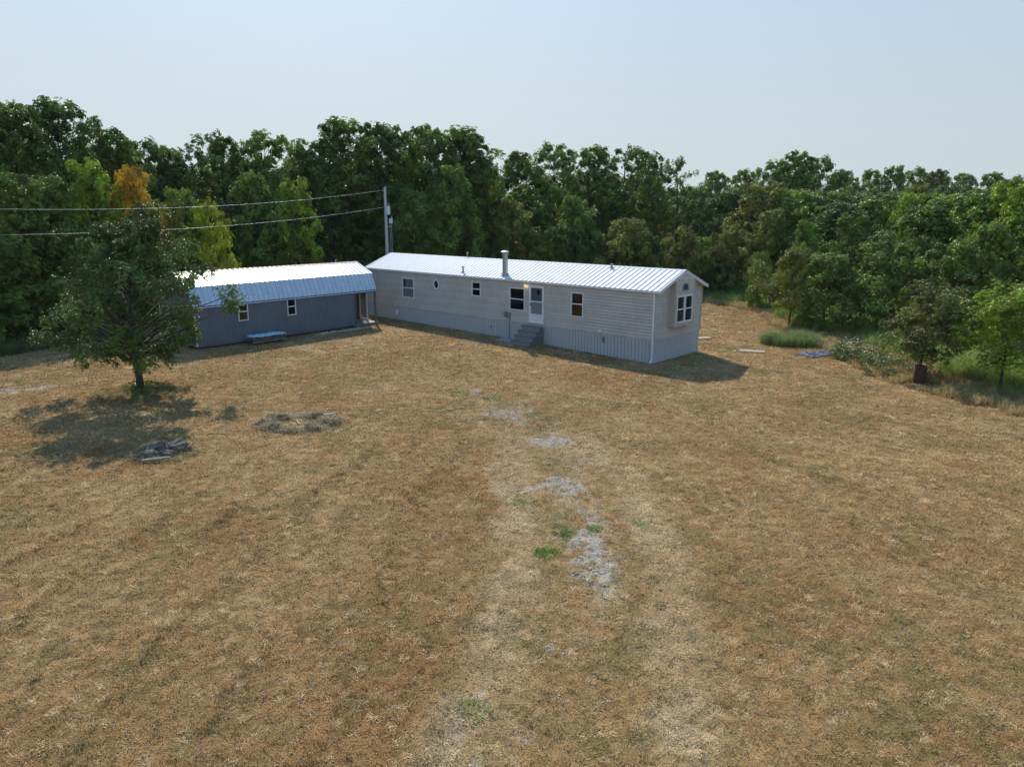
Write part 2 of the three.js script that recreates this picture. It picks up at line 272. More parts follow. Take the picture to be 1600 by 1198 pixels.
  for (const z of [bz0 + 0.001, bz1 - 0.001]) part('bay_corner', box(0.06, bt - 1.7 - 0.1, 0.06, L + bo + 0.01, (bt + 1.7) / 2 - 0.05, z), M.siding, bay);
  const pl = { pos: [L + bo, 0, bz0], rot: [0, Math.PI / 2, 0] };
  windowPart(ho, 0.12, 0.89, 1.80, 3.12, pl, { f: 0.07 }); windowPart(ho, 0.89, 1.66, 1.80, 3.12, pl, { f: 0.07 });
  const ar = new THREE.Shape(); ar.moveTo(0.58, 3.33); ar.lineTo(1.20, 3.33); ar.absellipse(0.89, 3.36, 0.31, 0.37, 0, Math.PI, false); const hole = new THREE.Path(); hole.moveTo(0.64, 3.38); hole.lineTo(1.14, 3.38); hole.absellipse(0.89, 3.38, 0.25, 0.29, 0, Math.PI, false); ar.holes.push(hole);
  const arch = part('arched_window', metricUV(new THREE.ExtrudeGeometry(ar, { depth: 0.05, bevelEnabled: false, curveSegments: 16 })), M.grey, ho, [L + bo - 0.02, 0, bz0], [0, Math.PI / 2, 0]);
  const ap = new THREE.Shape(); ap.moveTo(0.63, 3.37); ap.lineTo(1.15, 3.37); ap.absellipse(0.89, 3.37, 0.26, 0.30, 0, Math.PI, false);
  part('pane', metricUV(new THREE.ExtrudeGeometry(ap, { depth: 0.01, bevelEnabled: false }).translate(0, 0, 0.015)), new THREE.MeshStandardMaterial({ color: col(0.05, 0.075, 0.085), roughness: 0.05 }), arch);
  // windows and door of the long side
  windowPart(ho, ...wins[0], {}, { screen: true, blind: true }); windowPart(ho, ...wins[1]); windowPart(ho, ...wins[2]); windowPart(ho, ...wins[3], {}, { mid: 0.53 });
  const ov = new THREE.Shape().absellipse(7.02, 2.78, 0.27, 0.32, 0, Math.PI * 2); ov.holes.push(new THREE.Path().absellipse(7.02, 2.78, 0.19, 0.24, 0, Math.PI * 2));
  const ow = part('oval_window', metricUV(new THREE.ExtrudeGeometry(ov, { depth: 0.1, bevelEnabled: false, curveSegments: 24 }).translate(0, 0, -0.05)), M.white, ho);
  part('pane', metricUV(new THREE.ExtrudeGeometry(new THREE.Shape().absellipse(7.02, 2.78, 0.20, 0.25, 0, Math.PI * 2), { depth: 0.008, bevelEnabled: false }).translate(0, 0, 0.0)), M.glass, ow);
  {
    const [a, b, c, d] = door, f = 0.075;
    const fr = part('door_frame', [span(a, a + f, c, d, -0.06, 0.05), span(b - f, b, c, d, -0.06, 0.05), span(a + f, b - f, d - f, d, -0.06, 0.05), span(a + f, b - f, c, c + 0.03, -0.06, 0.07)], M.white, ho);
    const slab = part('door', rbox(b - a - 2 * f - 0.01, d - c - f - 0.05, 0.045, 0.008, (a + b) / 2, (c + d - f + 0.03) / 2, -0.05), M.white, ho);
    const dg = new THREE.Shape(); dg.moveTo(0.13, 0); dg.lineTo(0, 0.17); dg.lineTo(-0.13, 0); dg.lineTo(0, -0.17); dg.closePath();
    part('diamond_light', metricUV(new THREE.ExtrudeGeometry(dg, { depth: 0.012, bevelEnabled: false }).translate((a + b) / 2 + 0.1, 2.88, -0.026)), M.dark, slab);
    const s = part('storm_door', [span(a + f, a + f + 0.06, c + 0.03, d - f, 0.002, 0.032), span(b - f - 0.06, b - f, c + 0.03, d - f, 0.002, 0.032), span(a + f + 0.06, b - f - 0.06, d - f - 0.07, d - f, 0.002, 0.032), span(a + f + 0.06, b - f - 0.06, 2.34, 2.40, 0.002, 0.032), span(a + f + 0.06, b - f - 0.06, c + 0.03, c + 0.50, 0.002, 0.032)], M.white, ho);
    part('pane', span(a + f + 0.06, b - f - 0.06, 2.40, d - f - 0.07, 0.010, 0.016), M.glass, s);
    part('screen', span(a + f + 0.06, b - f - 0.06, c + 0.50, 2.34, 0.012, 0.016), mat([0.16, 0.18, 0.20], 0.5), s);
    part('handle', [rbox(0.03, 0.14, 0.05, 0.01, a + f + 0.035, 2.20, 0.055), cyl(0.015, 0.015, 0.06, 8).rotateZ(Math.PI / 2).translate(a + f + 0.07, 2.16, 0.07)].map(clean), M.dark, s);
  }
  {
    const lm = part('porch_lamp', [cyl(0.06, 0.06, 0.02, 16).rotateX(Math.PI / 2).translate(14.40, 3.22, 0.02), cyl(0.02, 0.02, 0.07, 8).rotateX(Math.PI / 2).translate(14.40, 3.22, 0.055)], M.steel, ho);
    part('bulb', new THREE.SphereGeometry(0.07, 16, 12).scale(1, 1.15, 1).translate(14.40, 3.18, 0.12), M.lamp, lm);
    const pl_ = new THREE.PointLight(col(1, 0.72, 0.42), 0.05, 0, 2); pl_.position.set(14.40, 3.18, 0.12); pl_.castShadow = true; pl_.name = 'bulb_light'; lm.add(pl_);
  }
  // electric meter, hose tap, vents, access hatch
  const em = part('electric_meter', [rbox(0.22, 0.32, 0.10, 0.02, 12.9, 1.52, 0.07), rbox(0.16, 0.24, 0.10, 0.02, 13.16, 1.50, 0.07)], M.grey, ho);
  part('meter_dial', cyl(0.085, 0.085, 0.07, 20).rotateX(Math.PI / 2).translate(12.9, 1.56, 0.15), M.steel, em);
  part('conduit', tube([V(13.16, 1.38, 0.07), V(13.16, 0.9, 0.07), V(13.16, 0.1, 0.07)], 0.022), M.grey, em);
  part('hose_tap', [cyl(0.018, 0.018, 0.09, 8).rotateX(Math.PI / 2).translate(11.78, 0.69, 0.07), rbox(0.05, 0.09, 0.05, 0.01, 11.78, 0.68, 0.12)].map(clean), M.dark, ho);
  for (const [x, y, w, h] of [[19.42, 1.23, 0.16, 0.14], [3.14, 0.75, 0.2, 0.3]]) part('vent_cover', [rbox(w, h, 0.05, 0.012, x, y, 0.06), rbox(w * 0.6, h * 0.5, 0.03, 0.01, x, y, 0.09)], M.white, ho);
  for (const y of [0.92, 0.82, 0.72]) part('vent_slot', rbox(0.14, 0.05, 0.03, 0.008, 19.63, y, 0.055), M.dark, ho);
  // skirting panels, each down into the turf
  const P = 0.205, foot = x => rise(-9.781 + x * 0.734, -49.897 + x * 0.679) - 0.10;
  const board = (w, y0, y1) => { const s = new THREE.Shape(); s.moveTo(0, 0); s.lineTo(w, 0); s.lineTo(w, 0.006); s.lineTo(w * 0.82, 0.03); s.lineTo(w * 0.12, 0.03); s.lineTo(0, 0.006); return metricUV(new THREE.ExtrudeGeometry(s, { depth: y1 - y0, bevelEnabled: false }).rotateX(-Math.PI / 2).scale(1, 1, -1).translate(0, y0, 0)); };
  const flip = g => { const i = g.index; if (!i) { const p = g.attributes; for (const k of ['position', 'normal', 'uv']) { const a = p[k], n = a.itemSize; for (let t = 0; t < a.count; t += 3) for (let q = 0; q < n; q++) { const u = a.array[(t + 1) * n + q]; a.array[(t + 1) * n + q] = a.array[(t + 2) * n + q]; a.array[(t + 2) * n + q] = u; } } } return g; };
  for (let i = 0; i < 109; i++) { const x = i * L / 110; part('skirt_panel', flip(board(L / 110 - 0.012, foot(x), Y0 - 0.03)), M.skirt, ho, [x + (i === 108 ? 0 : 0), 0, -0.012]); }
  part('skirt_panel', flip(board(L / 110, foot(L), Y0 - 0.03)), M.skirt, ho, [L - L / 110, 0, -0.012]);
  for (let i = 0; i < 21; i++) part('skirt_panel', flip(board(W / 21 - 0.012, -0.1, Y0 - 0.03)), M.skirt, ho, [L - 0.012, 0, -i * W / 21], [0, Math.PI / 2, 0]);
  part('skirt_back', span(0.02, L - 0.02, 0, Y0 - 0.03, -W, -W + 0.03), M.skirt, ho); part('skirt_back', span(0, 0.03, 0.1, Y0 - 0.03, -W, -0.03), M.skirt, ho);
  // roof
  const ov2 = 0.13, hx = W / 2 + ov2, ang = Math.atan2(RISE, W / 2), len = hx / Math.cos(ang), eaveY = Y1 + 0.06 - ov2 * Math.tan(ang), np = 25, pw = (L + 0.42) / np;
  const rp = roofPanel(pw - 0.003, len);
  for (let i = 0; i < np; i++) {
    part('roof_panel', rp, M.roof, ho, [-0.1 + i * pw, Y1 + 0.06 + RISE, mid], [ang, 0, 0]);
    part('roof_panel', rp, M.roof, ho, [-0.1 + (i + 1) * pw, Y1 + 0.06 + RISE, mid], [ang, Math.PI, 0, 'YXZ']);
  }
  const rl = L + 0.42, rx = rl / 2 - 0.1;
  part('ridge_cap', [span(-0.1, rl - 0.1, -0.01, 0, 0, 0.15).rotateX(ang * 0.9), span(-0.1, rl - 0.1, -0.01, 0, -0.15, 0).rotateX(-ang * 0.9)], M.roof, ho, [0, Y1 + 0.06 + RISE + 0.012, mid]);
  part('fascia', span(-0.08, L + 0.30, eaveY - 0.10, eaveY - 0.015, ov2 - 0.04, ov2 - 0.015), M.white, ho);
  part('soffit', span(0, L, Y1 - 0.06, Y1 - 0.03, 0.0, ov2 - 0.045), M.white, ho);
  for (const x of [L + 0.27, -0.10]) for (const s of [1, -1]) part('rake_trim', strut(V(x + 0.02, eaveY - 0.05, mid + s * hx), V(x + 0.02, Y1 + RISE + 0.01, mid + s * 0.01), 0.03, 0.15), M.white, ho);
  for (const s of [1, -1]) part('gable_soffit', strut(V(L + 0.15, eaveY - 0.055, mid + s * (hx - 0.03)), V(L + 0.15, Y1 + RISE - 0.02, mid + s * 0.02), 0.3, 0.02), M.siding, ho);
  part('fascia', span(-0.08, L + 0.30, eaveY - 0.10, eaveY - 0.015, -W - ov2 + 0.015, -W - ov2 + 0.04), M.redTrim, ho);
  // flue, plumbing vents
  const ry = z => Y1 + 0.07 + RISE * (1 - Math.abs(z - mid) / (W / 2));
  { const z = -0.32, x = 12.5, y = ry(z); const fl = part('flue', [cyl(0.15, 0.15, 1.25, 20, x, y + 0.5, z), cyl(0.19, 0.23, 0.07, 20, x, y + 0.07, z)], M.steel, ho); part('flue_cap', [cyl(0.23, 0.23, 0.05, 20, x, y + 1.27, z), cyl(0.19, 0.19, 0.12, 20, x, y + 1.17, z), cyl(0.06, 0.24, 0.05, 20, x, y + 1.32, z)], M.steel, fl); }
  for (const [x, z, h] of [[9.14, -0.25, 0.32], [18.65, -1.89, 0.2], [7.39, -2.3, 0.3]]) { const y = ry(z); const v = part('vent_pipe', [cyl(0.05, 0.05, h, 12, x, y + h / 2, z), cyl(0.07, 0.13, 0.06, 12, x, y + 0.03, z)], M.grey, ho); part('vent_cap', cyl(0.09, 0.09, 0.05, 12, x, y + h, z), M.grey, v); }
  // gutter pipe at the near corner
  part('downpipe', [tube([V(L - 0.02, eaveY - 0.08, ov2 - 0.03), V(L - 0.02, eaveY - 0.22, 0.09), V(L - 0.02, 2.6, 0.085), V(L - 0.02, 1.2, 0.085), V(L - 0.02, 0.16, 0.085), V(L - 0.02, 0.08, 0.14), V(L - 0.02, 0.05, 0.32)], 0.045, 10, 60)], M.white, ho);
  shade(ho);
}
// entry steps at the door: four treads coming out from the wall, and a low landing
{
  const st = thing('entry_steps', 'weathered grey wooden steps leading up to the white storm door', 'steps', [-9.781 + 15.1 * 0.734 - 0.05 * 0.679, 0, -49.897 + 15.1 * 0.679 + 0.05 * 0.734], -0.746);
  const x0 = -0.75, x1 = 0.62, gy = gh(st.position.x - 0.5, st.position.z + 0.6);
  for (let i = 0; i < 4; i++) {
    const y = gy + 0.24 + i * 0.23, z0 = 0.03 + (3 - i) * 0.29, z1 = z0 + 0.31;
    part('tread', rbox(x1 - x0, 0.045, z1 - z0, 0.008, (x0 + x1) / 2, y, (z0 + z1) / 2 + 0.03), M.oldWood, st);
    part('riser', span(x0 + 0.03, x1 - 0.03, y - 0.21, y - 0.025, z1 - 0.04, z1 - 0.015), M.concrete, st);
  }
  for (const x of [x0 + 0.02, x1 - 0.06]) { const s = new THREE.Shape(); s.moveTo(0.03, gy - 0.05); for (let i = 3; i >= 0; i--) { const y = gy + 0.215 + i * 0.23, z = 0.03 + (3 - i) * 0.29; if (i === 3) s.lineTo(0.03, y); s.lineTo(z + 0.29, y); s.lineTo(z + 0.29, i ? y - 0.23 : gy - 0.05); } s.closePath(); part('stringer', metricUV(new THREE.ExtrudeGeometry(s, { depth: 0.04, bevelEnabled: false }).rotateY(-Math.PI / 2).translate(x + 0.04, 0, 0)), M.oldWood, st); }
  part('landing', rbox(1.05, 0.16, 0.75, 0.015, -1.25, gy + 0.09, 0.85), M.concrete, st);
  shade(st);
}
// ------------------------------------------------------------ the shed
{
  const L = 11.76, LW = 10.1, W = 3.68, B = 0.40, Y1 = 2.44, dx = 0.40, dy = 0.93, hy = 0.64, hw = W / 2;
  const sh = thing('shed', 'blue grey gambrel-roofed storage shed with corner porch beside the long house', 'shed', [-16.085, 0, -36.887], 0.865);
  const wins = [[2.41, 2.99, 1.44, 2.44 - 0.02], [5.38, 5.94, 1.43, 2.41]];
  part('wall', wallPanel([[0, B], [LW, B], [LW, Y1], [0, Y1]], wins, 0.06), M.lining, sh, [0, 0, -0.002]);
  const bw = 0.202;
  for (let i = 0; i < 50; i++) for (const [a, b] of left(B - 0.02, Y1 - 0.01, i * bw, (i + 1) * bw, wins.map(w => [w[2], w[3], w[0], w[1]]))) part('siding_board', span(i * bw + 0.006, (i + 1) * bw - 0.006, a, b, -0.002, 0.016), M.shed, sh);
  part('siding_backing', wallPanel([[0, B], [LW, B], [LW, Y1 - 0.02], [0, Y1 - 0.02]], wins, 0.004), M.shed, sh, [0, 0, 0.006]);
  for (const w of wins) windowPart(sh, ...w, {}, { f: 0.05 });
  const prof = [[0, B], [W, B], [W, Y1], [W - dx, Y1 + dy], [hw, Y1 + dy + hy], [dx, Y1 + dy], [0, Y1]];
  const topAt = t => { const d = Math.min(t, W - t); return d < dx ? Y1 + dy * d / dx : Y1 + dy + hy * (d - dx) / (hw - dx); };
  // left gable end boards, porch wall, back wall
  part('wall', wallPanel(prof, [], 0.06), M.lining, sh, [0.002, 0, -W], [0, -Math.PI / 2, 0]);
  for (let i = 0; i < 18; i++) { const a = i * W / 18, m = a + W / 36; part('siding_board', span(a + 0.006, a + W / 18 - 0.006, B - 0.02, topAt(m) - 0.06, 0, 0.018), M.shed, sh, [0, 0, -W], [0, -Math.PI / 2, 0]); }
  part('porch_wall', wallPanel(prof, [[1.3, 2.2, B + 0.08, B + 2.05]], 0.06), M.shed, sh, [LW, 0, 0], [0, Math.PI / 2, 0]);
  part('porch_door', [rbox(0.9, 1.97, 0.04, 0.006, 1.75, B + 1.06, 0)], M.white, sh, [LW - 0.03, 0, 0], [0, Math.PI / 2, 0]);
  part('wall', wallPanel([[0, B], [LW, B], [LW, Y1], [0, Y1]], [], 0.06), M.shed, sh, [LW, 0, -W], [0, Math.PI, 0]);
  for (const [x, z] of [[0.02, 0.02], [LW - 0.02, 0.02], [0.02, -W - 0.0]]) part('corner_trim', box(0.09, Y1 - B, 0.05, x, (Y1 + B) / 2, z), x < 1 ? M.white : M.shedTrim, sh);
  part('floor', span(0.05, LW - 0.05, B - 0.08, B - 0.02, -W + 0.05, -0.05), M.darkWood, sh);
  for (const z of [-0.25, -1.3, -2.4, -3.45]) part('skid', span(0, L - 0.1, B - 0.19, B - 0.085, z - 0.05, z + 0.05), M.darkWood, sh);
  for (const x of [0.3, 2.6, 4.6, 7.2, 9.6, 11.5]) for (const z of [-0.25, -3.45]) { const gy = gh(-16.085 + x * 0.648 + z * 0.761, -36.887 - x * 0.761 + z * 0.648); part('block', span(x - 0.2, x + 0.2, gy - 0.06, B - 0.192, z - 0.1, z + 0.1), M.concrete, sh); }
  part('sill_band', span(-0.01, LW, B - 0.09, B - 0.022, 0.0, 0.026), M.shedTrim, sh);
  // partly closed porch end: boarded stub and a white-framed glazed door
  part('porch_end_wall', wallPanel([[1.62, B - 0.02], [W, B - 0.02], [W, Y1], [W - dx, Y1 + dy], [hw, Y1 + dy + hy], [dx, Y1 + dy], [0, Y1], [0, Y1 - 0.2], [1.62, Y1 - 0.2]], [], 0.06), M.shed, sh, [L - 0.05, 0, 0], [0, Math.PI / 2, 0]);
  const pd = part('porch_end_door', [span(0.86, 0.95, B, Y1 - 0.21, -0.05, 0.02), span(1.53, 1.615, B, Y1 - 0.21, -0.05, 0.02), span(0.95, 1.53, Y1 - 0.30, Y1 - 0.21, -0.05, 0.02), span(0.95, 1.53, B, B + 0.12, -0.05, 0.02)], M.white, sh, [L - 0.06, 0, 0], [0, Math.PI / 2, 0]);
  part('pane', span(0.95, 1.53, B + 0.12, Y1 - 0.30, -0.02, -0.012), M.glass, pd);
  part('porch_post', box(0.10, Y1 - B + 0.0, 0.10, L - 0.08, (Y1 + B) / 2, -0.06), M.oldWood, sh);
  part('porch_beam', span(LW, L, Y1 - 0.19, Y1 - 0.01, -0.12, -0.02), M.shedTrim, sh);
  // porch deck boards, lower deck to the side and a step
  for (let i = 0; i < 12; i++) part('deck_board', span(LW + 0.02 + i * 0.138, LW + 0.02 + i * 0.138 + 0.13, B - 0.035, B, -W + 0.05, 0.12), M.wood, sh);
  for (let i = 0; i < 7; i++) part('deck_board', span(LW + 0.1, L + 0.95, B - 0.21, B - 0.175, 0.14 + i * 0.115, 0.14 + i * 0.115 + 0.107), M.wood, sh);
  part('deck_beam', [span(LW + 0.1, L + 0.95, B - 0.36, B - 0.215, 0.86, 0.90), span(LW + 0.1, LW + 0.15, B - 0.36, B - 0.215, 0.16, 0.86), span(L + 0.88, L + 0.93, B - 0.36, B - 0.215, 0.16, 0.86), span(LW, L, B - 0.2, B - 0.04, 0.06, 0.10)], M.oldWood, sh);
  part('deck_block', span(LW - 0.30, LW + 0.02, B - 0.34, B + 0.02, 0.10, 0.42), M.oldWood, sh);
  part('loose_rail', strut(V(L - 0.02, B + 0.25, 0.0), V(L + 0.45, B - 0.28, 1.05), 0.05, 0.05), M.darkWood, sh);
  // gambrel roof
  const ov = 0.08, a1 = Math.atan2(dy, dx), l1 = Math.hypot(dx + ov, dy + ov * dy / dx), a2 = Math.atan2(hy, hw - dx), l2 = Math.hypot(hw - dx, hy), np = 13, pw = (L + 0.12) / np;
  const lo = roofPanel(pw - 0.003, l1 - 0.06), up = roofPanel(pw - 0.003, l2 + 0.05);
  for (let i = 0; i < np; i++) {
    const x = -0.06 + i * pw;
    part('roof_panel', up, M.galv, sh, [x, Y1 + dy + hy + 0.03, -hw], [a2, 0, 0]); part('roof_panel', lo, M.galv, sh, [x, Y1 + dy + 0.012, -dx + 0.012], [a1, 0, 0]);
    part('roof_panel', up, M.galv, sh, [x + pw, Y1 + dy + hy + 0.03, -hw], [a2, Math.PI, 0, 'YXZ']); part('roof_panel', lo, M.galv, sh, [x + pw, Y1 + dy + 0.012, -W + dx - 0.012], [a1, Math.PI, 0, 'YXZ']);
  }
  part('ridge_cap', [span(-0.06, L + 0.06, -0.01, 0, 0, 0.14).rotateX(a2 * 0.9), span(-0.06, L + 0.06, -0.01, 0, -0.14, 0).rotateX(-a2 * 0.9)], M.redTrim, sh, [0, Y1 + dy + hy + 0.05, -hw]);
  for (const x of [-0.05, L + 0.05]) for (const s of [1, -1]) {
    const z = d => s > 0 ? -d : -W + d;
    part('rake_trim', strut(V(x, Y1 + dy - 0.03, z(dx)), V(x, Y1 + dy + hy, z(hw - 0.005)), 0.03, 0.10), M.shedTrim, sh); part('rake_trim', strut(V(x, Y1 - 0.12, z(-0.04)), V(x, Y1 + dy - 0.035, z(dx - 0.01)), 0.03, 0.08), M.shedTrim, sh);
  }
  part('eave_board', span(-0.04, L + 0.04, Y1 - 0.15, Y1 - 0.02, 0.03, 0.055), M.shedTrim, sh);
  shade(sh);
  // boards stacked against the shed under a tarp
  const at = (x, z) => [-16.085 + x * 0.648 + z * 0.761, -36.887 - x * 0.761 + z * 0.648];
  const [lx, lz] = at(3.55, 0.75), ly = gh(lx, lz);
  const ls = thing('lumber_stack', 'low stack of dark weathered boards lying along the shed wall', 'lumber', [lx, ly, lz], 0.865);
  for (const x of [-0.75, 0.75]) part('bearer', box(0.1, 0.1, 0.62, x, 0.05, 0), M.darkWood, ls);
  const lr = rand(91);
  for (let r = 0; r < 6; r++) for (let c = 0; c < 4; c++) part('board', box(1.75 + 0.2 * lr(), 0.044, 0.14, 0.06 * (lr() - 0.5), 0.125 + r * 0.05 + 0.004 * lr(), -0.24 + c * 0.155 + 0.01 * lr()), lr() < 0.75 ? M.darkWood : M.oldWood, ls);
  shade(ls);
  const tg = new THREE.PlaneGeometry(2.02, 0.80, 56, 28).rotateX(-Math.PI / 2), tp = tg.attributes.position;
  for (let i = 0; i < tp.count; i++) { const x = tp.getX(i), z = tp.getZ(i), ex = Math.max(0, Math.abs(x) - 0.97), ez = Math.max(0, Math.abs(z) - 0.33); tp.setY(i, 0.425 + 0.12 * Math.abs(fbm(x * 2.6, z * 3.2 + 5, 4)) + 0.02 - 1.3 * ex - (z > 0 ? 0.75 : 1.3) * ez + 0.03 * fbm(x * 5, z * 5, 2) * (ez + ex > 0 ? 1 : 0)); if (ez > 0) tp.setZ(i, Math.sign(z) * (0.33 + ez * 0.35)); if (ex > 0) tp.setX(i, Math.sign(x) * (0.97 + ex * 0.3)); }
  tg.computeVertexNormals();
  const under = tg.clone().translate(0, -0.006, 0); under.index.array.reverse(); under.computeVertexNormals();
  shade(tag(part('tarp', [metricUV(tg), metricUV(under)], M.tarp, null, [lx, ly, lz], [0, 0.865, 0]), 'crumpled pale blue tarp draped over the stacked boards', 'tarp'));
}

// ------------------------------------------------------------ utility pole and wires
{
  const make = (x, z, top, label, full) => {
    const y0 = gh(x, z) - 0.3, p = thing('utility_pole', label, 'utility pole', [x, y0, z], 0.3);
    part('pole', cyl(0.10, 0.15, top - y0, 14, 0, (top - y0) / 2, 0), M.pole, p);
    const ins = part('insulator', [cyl(0.035, 0.05, 0.12, 10, -0.16, top - y0 - 0.24, 0.02), cyl(0.015, 0.015, 0.2, 6).rotateZ(Math.PI / 2).translate(-0.08, top - y0 - 0.26, 0.02)], M.grey, p);
    if (full) {
      const tr = part('transformer', [cyl(0.17, 0.17, 0.62, 20, 0.16, 7.22 - y0, 0.18), cyl(0.18, 0.18, 0.05, 20, 0.16, 7.52 - y0, 0.18)], mat([0.52, 0.56, 0.60], 0.5), p);
      part('bushing', [cyl(0.03, 0.045, 0.28, 10, 0.22, 7.66 - y0, 0.2)], M.grey, tr); part('bracket', box(0.08, 0.3, 0.16, 0.10, 7.2 - y0, 0.08), M.steel, tr);
      const mb = part('meter_box', rbox(0.26, 0.36, 0.16, 0.02, 0.36, 6.42 - y0, 0.06), mat([0.55, 0.57, 0.58], 0.5), p); part('weatherhead', cyl(0.05, 0.08, 0.16, 10, 0.42, 6.70 - y0, 0.06), M.grey, mb);
      for (const dx of [0.27, 0.40]) part('conduit', cyl(0.032, 0.032, 6.25 - y0, 8, dx, (6.25 - y0) / 2, 0.06), M.grey, p);
      for (const y of [2, 4, 6]) part('strap', box(0.36, 0.04, 0.03, 0.22, y - y0, 0.09), M.steel, p);
    }
    return shade(p);
  };
  make(-9.72, -58, 8.96, 'weathered utility pole with grey transformer behind the long house', true);
  const B = [-38, -17]; make(...B, 9.4, 'bare wooden utility pole far along the wires at the wood edge', false);
  for (const [y0, y1, sag, r, lab] of [[8.72, 8.9, 1.6, 0.007, 'upper overhead wire running from the top of the utility pole'], [7.45, 7.6, 1.53, 0.008, 'lower overhead wire running from the transformer on the pole']]) {
    const pts = []; for (let i = 0; i <= 24; i++) { const t = i / 24; pts.push(V(-9.86 + (B[0] + 9.86) * t, y0 + (y1 - y0) * t - sag * 4 * t * (1 - t), -58 + (B[1] + 58) * t)); }
    shade(tag(part('overhead_wire', tube(pts, r, 6, 48), M.wire), lab, 'wire', 'overhead wires'));
  }
}

// ------------------------------------------------------------ trees
const SPRIG = [];                                                         // a twig end: a few folded leaves fanned out from one point
for (const [yaw, pitch, l] of [[0, 0.1, 1], [0.85, 0.35, 0.85], [-0.85, 0.25, 0.9], [2.2, 0.5, 0.7], [-2.1, 0.6, 0.7]]) {
  const e = new THREE.Euler(0, yaw, -pitch * 0.6, 'YXZ'), f = v => v.applyEuler(e);
  const b = f(V(0.04, 0, 0)), t = f(V(l, -0.22 * l, 0)), p = f(V(0.55 * l, 0.10, 0.30 * l)), q = f(V(0.55 * l, 0.10, -0.30 * l));
  SPRIG.push([b, p, t], [b, t, q]);
}
function foliage(sprigs, size, seed) {                                     // sprigs: [position, normal direction, tone]
  const n = sprigs.length * SPRIG.length * 3, P = new Float32Array(n * 3), C = new Float32Array(n * 3), r = rand(seed), q = new THREE.Quaternion(), q2 = new THREE.Quaternion(), m = V(0, 0, 0); let k = 0;
  for (const [pos, dir, tone] of sprigs) {
    q.setFromUnitVectors(V(0, 1, 0), dir); q2.setFromAxisAngle(V(0, 1, 0), r() * 6.283); q.multiply(q2);
    const s = size * (0.7 + 0.6 * r());
    for (let t = 0; t < SPRIG.length; t++) {
      const j = tone * (0.82 + 0.36 * r()), hue = 0.9 + 0.25 * r();
      for (const v of SPRIG[t]) { m.copy(v).multiplyScalar(s).applyQuaternion(q).add(pos); P[k] = m.x; P[k + 1] = m.y; P[k + 2] = m.z; C[k] = j * hue; C[k + 1] = j; C[k + 2] = j * (1.9 - hue) * 0.95; k += 3; }
    }
  }
  const g = new THREE.BufferGeometry(); g.setAttribute('position', new THREE.BufferAttribute(P, 3)); g.setAttribute('color', new THREE.BufferAttribute(C, 3)); g.computeVertexNormals(); return g;
}
function limb(pts, r0, r1, n = 6) {                                        // tapered branch along points
  const c = new THREE.CatmullRomCurve3(pts), seg = Math.max(3, pts.length * 2), g = new THREE.TubeGeometry(c, seg, 1, n), p = g.attributes.position;
  for (let i = 0; i <= seg; i++) { const o = c.getPointAt(i / seg), r = r0 + (r1 - r0) * i / seg; for (let j = 0; j <= n; j++) { const k = i * (n + 1) + j; p.setXYZ(k, o.x + (p.getX(k) - o.x) * r, o.y + (p.getY(k) - o.y) * r, o.z + (p.getZ(k) - o.z) * r); } }
  return g;
}
